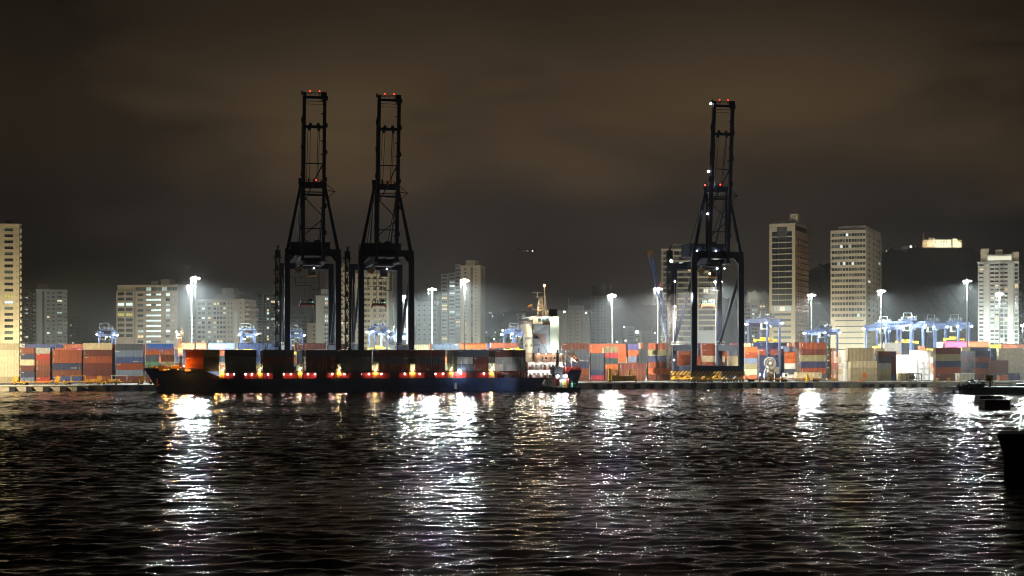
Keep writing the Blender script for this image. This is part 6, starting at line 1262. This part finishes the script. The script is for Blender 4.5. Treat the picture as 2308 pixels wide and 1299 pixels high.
for i, (px, d, lb, rz) in enumerate(T):
    o = tr0 if i == 0 else dup(tr0); o['label'] = lb; o.location = qpt(s_at(px, d), d, QS); o.rotation_euler.z = YAW + rz
    if i == 3: o.scale = (1.05, 1, 1.08)
T = [(82, 10, 'empty yellow trailer behind the brownish tractor below the short stacks'), (178, 10, 'empty yellow trailer between two tractors near the rust stack'), (262, 10, 'empty yellow trailer near the blue stack'), (1712, 8, 'empty yellow trailer at the striped crane foot by the glaring box'), (1786, 8, 'yellow trailer parked below the pale container'), (1858, 6, 'empty yellow trailer before the tan block')]
for i, (px, d, lb) in enumerate(T):
    o = tl0 if i == 0 else dup(tl0); o['label'] = lb; o.location = qpt(s_at(px, d), d, QS)
    if i in (1, 2): # tall steel frame standing on the trailer
        pass
for px0, px1, d, m_, lb in ((160, 192, 10, ty, 'yellow tubular frame standing on a trailer below the rust stack'), (252, 286, 10, white_steel, 'white tubular frame on a trailer below the blue stack')):
    a, b = s_at(px0, d), s_at(px1, d); mb = MB(); w_ = b - a
    for y in (-1, 1): mb.beam((0, y, 0), (0, y, 2.2), .16); mb.beam((w_, y, 0), (w_, y, 2.2), .16); mb.beam((0, y, 2.2), (w_, y, 2.2), .16)
    for x in (0, w_): mb.beam((x, -1, 2.2), (x, 1, 2.2), .16)
    tag(mb.build('load_frame', m_, None, qpt(a, d, QS + 1.36), YAW), lb, 'frame')
for px0, px1, d, lb in ((192, 226, 11, 'yellow steel beam rack lying between two tractors'), (240, 270, 11, 'yellow steel beam rack close to the white frame')):
    a, b = s_at(px0, d), s_at(px1, d); mb = MB(); mb.box(0, b - a, -1, 1, 1.4, 2.0); [mb.box(k * (b - a) / 5, k * (b - a) / 5 + .2, -1.05, 1.05, .2, 1.4) for k in range(6)]; mb.box(0, b - a, -1.05, -.9, .4, .7); tag(mb.build('beam_rack', ty, None, qpt(a, d, QS), YAW), lb, 'rack')
# tall yellow handling frame by the ship stern
a = s_at(1373, 5); b = s_at(1434, 5); w_ = b - a; t = thing('handling_frame', 'tall yellow steel frame with two curved hoops on the quay', 'steel frame', qpt(a, 5, QS), YAW)
yb = mat('bright_yellow', (.72, .44, .02), .45, var=.15)
mb = MB(); mb.box(1.0, w_ - .4, -.9, .9, .7, 2.9); mb.box(w_ * .54, w_ * .56, -.94, -.9, .7, 2.9, 1); mb.build('body', [mat('frame_ochre', (.52, .3, .03), .5, var=.2), dark_steel], t)
mb = MB(); mb.box(-.4, .6, -.5, .5, 0, 6.0); mb.box(w_ - .4, w_ - .1, -.4, .4, 0, 5.8); mb.build('post', yb, t)
for x0, sg in ((.6, 1), (w_ - .4, -1)):
    mb = MB(); mb.beam((x0, 0, 5.6), (x0 + sg * 2.2, 0, 5.6), .3); mb.beam((x0 + sg * 2.2, 0, 5.6), (x0 + sg * 2.9, 0, 4.9), .6, .8); mb.beam((x0 + sg * 2.9, 0, 5.0), (x0 + sg * 2.9, 0, 3.6), .6, .8); mb.beam((x0 + sg * 2.9, 0, 3.7), (x0 + sg * 2.3, 0, 3.1), .6, .8); mb.beam((x0, 0, 3.2), (x0 + sg * 2.5, 0, 3.2), .25); mb.beam((x0, 0, 4.4), (x0 + sg * 2.7, 0, 4.4), .12); mb.beam((x0 + sg * 1.4, 0, 3.2), (x0 + sg * 1.4, 0, 5.6), .12); mb.build('hoop', yb, t)
a = s_at(1316, 3); b = s_at(1500, 3); mb = MB(); mb.rail([(0, 0, 0), (b - a, 0, 0)], 1.1, .05, step=3); mb.box(0, b - a, -.05, .05, 0, .25); tag(mb.build('guard_rail', yb, None, qpt(a, 3, QS), YAW), 'low yellow guard rail along the quay behind the fenders', 'rail')
# big cable reel with its cabinet
c_ = qpt(s_at(1735.5, 16), 16, 0); c_.z = zof(819, c_.y); t = thing('cable_reel', 'big round cable reel with spokes on legs beside a cream cabinet', 'cable reel', (c_.x, c_.y, c_.z), YAW); rr_ = 13.6 * c_.y / F
mb = MB(); mb.torus((0, -.35, 0), rr_, .14, 'y', 32, 6); mb.torus((0, .35, 0), rr_, .14, 'y', 32, 6); mb.torus((0, -.35, 0), rr_ * .62, .1, 'y', 24, 5)
for k in range(24): a_ = k * math.pi / 12; mb.beam((.5 * math.cos(a_), -.36, .5 * math.sin(a_)), (rr_ * math.cos(a_), -.36, rr_ * math.sin(a_)), .13, .1)
mb.build('wheel', mat('reel_grey', (.28, .28, .26), .5, var=.2), t)
mb = MB(); mb.tube((0, -.25, 0), (0, .3, 0), rr_ * .6, n=28); mb.tube((0, -.5, 0), (0, .6, 0), .55, n=14, mi=1); mb.build('drum', [dark_steel, white_steel], t)
zg = QS - c_.z; mb = MB(); mb.beam((-.6, .6, 0), (-2.6, .6, -4.2), .25); mb.beam((.6, .6, 0), (2.4, .6, -4.2), .25); mb.beam((-2.6, .6, -4.2), (-2.6, .6, zg), .25); mb.beam((2.4, .6, -4.2), (2.4, .6, zg), .25); mb.build('leg', white_steel, t)
mb = MB(); mb.box(-.4, 3.4, .7, 2.8, -4.0, -.4); mb.box(-.5, 3.5, .6, 2.9, -4.2, -4.0); mb.box(2.0, 2.8, .8, 2.2, -.4, .4); mb.build('cabinet', mat('cabinet_cream', (.6, .55, .4), .5, var=.1), t)
for x in (0, 3): mb = MB(); mb.box(x, x + .3, 1, 2.4, zg, -4.2); mb.build('stand', dark_steel, t)
# white boxes and lorry by the reel
s = s_at(1795, 13); container(s, 13, QS + 1.4, s_at(1852, 13) - s, 2.75, 'cream', 'pale container on a yellow trailer before the red topped stack', 'containers stacked in the yard', 2, 'a')
t = thing('cargo_truck', 'white truck with a bare flatbed beside the orange short pair', 'truck', qpt(s_at(1768, 30), 30, QS), YAW); mb = MB(); mb.box(0, 1.9, 0, 2.3, .9, 3.6); mb.build('cab', white_steel, t); mb = MB(); mb.box(.25, 1.4, -.05, 0, 2.1, 3.2); mb.build('window', glass_dark, t); mb = MB(); mb.box(1.9, 9, .2, 2.2, .8, 1.3); mb.build('flatbed', dark_steel, t)
for x in (.8, 6, 7.6): mb = MB(); mb.tube((x, -.1, .5), (x, .4, .5), .5, n=12); mb.build('wheel', rubber, t)
mb = MB(); mb.box(0, 2.4, 0, 1.6, 0, 2.2); mb.box(.3, 1.0, -.04, 0, .3, 1.9, 1); tag(mb.build('switch_cabinet', [white_steel, dark_steel], None, qpt(s_at(1761, 9.5), 9.5, QS + .01), YAW), 'small white cabinet near the yellow tractor unit', 'cabinet')
mb = MB(); mb.box(-.6, .6, -.5, .5, 0, 3.2); mb.box(-.8, .8, -.7, .7, 0, .4); tag(mb.build('control_post', yb, None, qpt(s_at(1820, 5), 5, QS), YAW), 'bright yellow post box before the pale trailer container', 'post')
mb = MB(); mb.hexa([(-.9, -.06, 0), (.7, -.06, 0), (.7, .06, 0), (-.9, .06, 0), (-1.1, -.06, 2.3), (.9, -.06, 2.3), (.9, .06, 2.3), (-1.1, .06, 2.3)]); mb.beam((-.2, .1, -1.6), (-.2, .1, .4), .12); mb.box(-3.4, -1, -.4, .4, -1.6, -1.0); tag(mb.build('orange_board', mat('signal_orange', (.8, .16, .02), .5, var=.1), None, qpt(s_at(1949, 6), 6, QS + 1.6), YAW), 'bright orange board in front of the tan block', 'board')
lamp('SPOT', qpt(s_at(1712, 12), 12, 5.5), 26000, (1, .86, .78), .3, None, qpt(s_at(1690, 50), 50, 6), 70, .5); mb = MB(); mb.ball((0, 0, 0), .35, 8); mb.tube((0, 0, -3), (0, 0, -.2), .08, mi=1); tag(mb.build('work_lamp', [glow('work_lamp_glow', (1, .85, .75), 30), dark_steel], None, qpt(s_at(1713, 12), 12, 5.6)), 'small glaring work lamp beside the striped crane by the cable reel', 'work lamp')
# straddle frame by the white boxes
a = s_at(2050, 14); mb = MB()
for x in (0, 3.4, 6): mb.beam((x, 0, 0), (x, 0, 3.4), .3); mb.beam((x, 2.4, 0), (x, 2.4, 3.4), .3)
for y in (0, 2.4): mb.beam((0, y, 3.4), (6, y, 3.4), .3); mb.beam((0, y, 1), (6, y, 1), .2); mb.beam((0, y, 1), (3.4, y, 3.4), .2)
mb.box(1.2, 3, .4, 2, 1, 2.4); tag(mb.build('steel_stand', dark_steel, None, qpt(a, 14, QS), YAW), 'dark open steel stand beside the pale quay box', 'steel stand')
a = s_at(2058, 16); mb = MB()
for x in (0, 2.2): mb.beam((x, 0, 0), (x, 0, 12), .2)
for k in range(5): mb.beam((0, 0, 2 + k * 2.4), (2.2, 0, 2 + k * 2.4), .14)
mb.torus((1.1, 0, 12), 1.0, .12, 'y', 16, 5); tag(mb.build('ladder_frame', dark_steel, None, qpt(a, 27, QS), YAW), 'thin dark ladder frame in front of the glaring white ends', 'ladder')
# site cabin
a = s_at(2163, 12); w_ = s_at(2197, 12) - a; t = thing('site_cabin', 'pale boxy site cabin with ribs on the quay behind bollards', 'site cabin', qpt(a, 12, QS), YAW); mb = MB(); mb.box(0, w_, 0, 4, .1, 3.3); [mb.box(x * w_ - .06, x * w_ + .06, -.05, 0, .1, 3.3, 1) for x in (.02, .28, .55, .82, .98)]; mb.build('wall', [mat('cabin_white', (.62, .6, .48), .6, var=.2), dark_steel], t); mb = MB(); mb.box(-.3, w_ + .1, -.3, 4.2, 3.3, 3.55); mb.build('roof', white_steel, t)
mb = MB(); mb.box(-.06, 0, 1, 2, .1, 2.3); mb.build('door', grey_steel, t)
a = s_at(2240, 15); mb = MB(); mb.box(0, 4.6, 0, 2.4, 0, 2.6); [mb.box(k * .5, k * .5 + .1, -.05, 0, .1, 2.5) for k in range(10)]; tag(mb.build('skip_box', mat('skip_orange', (.5, .14, .05), .6, var=.3), None, qpt(a, 10, QS), YAW), 'orange red open box behind the yellow frame on the dark pier', 'skip')

# ================================================================== dark work pier off the quay
pd = mat('pier_black_timber', (.02, .018, .016), .85, var=.6, scale=.5)
PY = 528.0
t = thing('work_pier', 'low dark pier running out of frame before the quay', 'pier', (0, 0, 0))
x0 = P(2160, 0, PY).x; mb = MB(); mb.box(x0, x0 + 90, PY, PY + 16, 1.2, 2.45); mb.build('deck', pd, t)
for k in range(15): mb = MB(); mb.tube((x0 + .8 + k * 3.4, PY + .6, -2), (x0 + .8 + k * 3.4, PY + .6, 1.25), .5, n=8); mb.tube((x0 + .8 + k * 3.4, PY + 8, -2), (x0 + .8 + k * 3.4, PY + 8, 1.25), .5, n=8); mb.build('pile', pd, t)
mb = MB(); mb.box(x0 + 1.5, x0 + 90, PY + .2, PY + .5, -.4, 1.2); mb.build('fender_wall', pd, t)
mb = MB(); mb.rail([(P(2250, 0, PY).x, PY + 3, 2.45), (P(2283, 0, PY).x, PY + 3, 2.45)], 1.3, .09, step=5); mb.beam((P(2281, 0, PY).x, PY + 1, 2.4), (P(2281, 0, PY).x, PY + 1, 5.0), .2); mb.build('rail', dark_steel, t)
r = random.Random(9); mb = MB()
for k in range(90):
    px = 2166 + abs(r.gauss(0, 1)) * 0 + r.uniform(0, 60); hmax = max(.3, min(3.0, (px - 2160) / 14)); x = P(px, 0, PY).x; z = 2.45 + r.uniform(0, hmax); y = PY + r.uniform(1, 6); v = Vector((r.gauss(0, 1), r.gauss(0, .6), r.gauss(0, .5))).normalized() * r.uniform(.4, 1.1)
    mb.beam(Vector((x, y, z)) - v, Vector((x, y, z)) + v, r.uniform(.1, .4), mi=1 if r.random() < .12 else 0)
for k in range(22): px = 2166 + k * 2.6; hmax = max(.3, min(2.6, (px - 2160) / 15)); x = P(px, 0, PY).x; mb.ball((x, PY + 3 + r.uniform(-1, 1), 2.45 + hmax * .3), .5 + hmax * .3, 7, 0, .8)
tag(mb.build('scrap_heap', [pd, white_steel]), 'tangled dark heap of scrap and hoses on the pier end', 'scrap heap')
a = P(2230, 0, PY).x; t = thing('yellow_winch', 'yellow framed winch on dark legs standing on the pier', 'winch', (a, PY + 4, 2.45)); mb = MB()
for p, q in (((0, 0, 2.2), (2.6, 0, 2.2)), ((0, 0, 4.2), (2.6, 0, 4.2)), ((0, 0, 2.2), (0, 0, 4.2)), ((2.6, 0, 0), (2.6, 0, 4.2)), ((0, .9, 2.2), (0, .9, 4.2)), ((2.6, .9, 2.2), (2.6, .9, 4.2)), ((0, .9, 4.2), (2.6, .9, 4.2))): mb.beam(p, q, .34)
mb.box(.2, 2.4, -.05, .1, 3.2, 4.0); mb.build('frame', mat('winch_yellow', (.75, .42, .02), .45, var=.15), t); mb = MB(); mb.tube((.4, .45, 2.9), (2.2, .45, 2.9), .55, n=12); [mb.box(x, x + .7, -.2, 1, 0, 2.1) for x in (-1.2, 1.3)]; mb.build('drum', dark_steel, t)
mb = MB(); mb.tube((0, 0, 0), (3.6, 0, .3), .35, n=8); mb.box(.3, 3.2, -.5, .5, -.5, 0); mb.tube((3.4, 0, -.8), (3.4, 0, 1.2), .12); tag(mb.build('pier_bench', dark_steel, None, (P(2296, 0, PY).x, PY + 3, 3.3)), 'low dark equipment trestle on the pier at the frame edge', 'trestle')
# two mooring dolphins
for px0, px1, y0, y1, lb, sd in ((2219, 2278, 902, 920.5, 'brown concrete mooring block in the water, lower and nearer of two', 2), (2208, 2262, 892.5, 909, 'brown concrete mooring block in the water half hidden by another', 3)):
    Yd = F * CH / (y1 - HY); a, b = P(px0, 0, Yd).x, P(px1, 0, Yd).x; zt = zof(y0, Yd); t = thing('mooring_block', lb, 'mooring dolphin', ((a + b) / 2, Yd + 2, 0)); w_ = (b - a) / 2; mb = MB()
    mb.hexa([(-w_, -2, -1.2), (w_, -2, -1.2), (w_, 3, -1.2), (-w_, 3, -1.2), (-w_ * .98, -2, zt - .15), (w_ * .98, -2, zt - .15), (w_ * .98, 3, zt - .15), (-w_ * .98, 3, zt - .15)]); mb.box(-w_ * 1.0, w_ * 1.0, -2.1, 3.1, zt - .148, zt + .02); mb.build('block', mat('dolphin_concrete', (.11, .07, .04), .9, var=.6, scale=.6, dirt=.6, bump=.5), t); mb = MB(); mb.tube((w_ * .8, 0, zt), (w_ * .8, 0, zt + 1.6), .1); mb.tube((0, .4, zt), (0, .4, zt + .6), .3, n=10); mb.build('post', dark_steel, t)
# near jetty corner
Yj = 168.0; xj = P(2246, 0, Yj).x; t = thing('jetty_corner', 'near black jetty corner rising from the water at the frame edge', 'jetty', (xj, Yj, 0)); jm = mat('jetty_black', (.008, .008, .008), .95, var=.5, scale=.7, bump=.4)
mb = MB(); mb.hexa([(.7, 0, 3.0), (24, -1, 3.0), (24, 9, 3.0), (4.0, 8, 3.0), (0, 0, 5.1), (24, -1, 5.3), (24, 9, 5.3), (3.2, 8, 5.1)]); mb.build('deck', jm, t)
mb = MB(); mb.hexa([(1.0, .4, .1), (24, .4, .1), (24, 7, .1), (4.2, 7, .1), (1.0, .4, 3.0), (24, .4, 3.0), (24, 7, 3.0), (4.2, 7, 3.0)]); mb.hexa([(2.3, .2, -2), (24, .2, -2), (24, 7.4, -2), (5.4, 7.4, -2), (2.3, .2, 1.4), (24, .2, 1.4), (24, 7.4, 1.4), (5.4, 7.4, 1.4)]); mb.build('wall', jm, t)
mb = MB(); [mb.tube((1.2 + k * 2.1, .1, -2), (1.2 + k * 2.1, .1, 3.1), .32, n=8) for k in range(6)]; mb.build('pile', jm, t)

# mooring lines from the bow and stern to the quay
def rope(p, q, lb, sag=1.6):
    mb = MB(); p, q = Vector(p), Vector(q); pts = [p.lerp(q, i / 8) - Vector((0, 0, sag * 4 * (i / 8) * (1 - i / 8))) for i in range(9)]
    for a, b in zip(pts, pts[1:]): mb.tube(a - p, b - p, .09, n=5)
    tag(mb.build('mooring_line', mat('rope_pale', (.45, .42, .34), .8), None, p), lb, 'rope', 'mooring lines of the container ship')
def sp(x, y, z): return SL + Vector((x * CS - y * SN, x * SN + y * CS, z))
rope(sp(4, 4, 9), qpt(s_at(262, 1), .9, QZ + 1.3), 'pale mooring line from the bow to the bollard near the white frame'); rope(sp(5, 4.5, 9), qpt(s_at(313, 1), .9, QZ + 1.3), 'short mooring line from the bow to the bollard by the truck'); rope(sp(Lh - 1, 10, 7.6), qpt(s_at(1434, 1), .9, QZ + 1.3), 'pale mooring line from the ship stern to a quay bollard', 2.2)
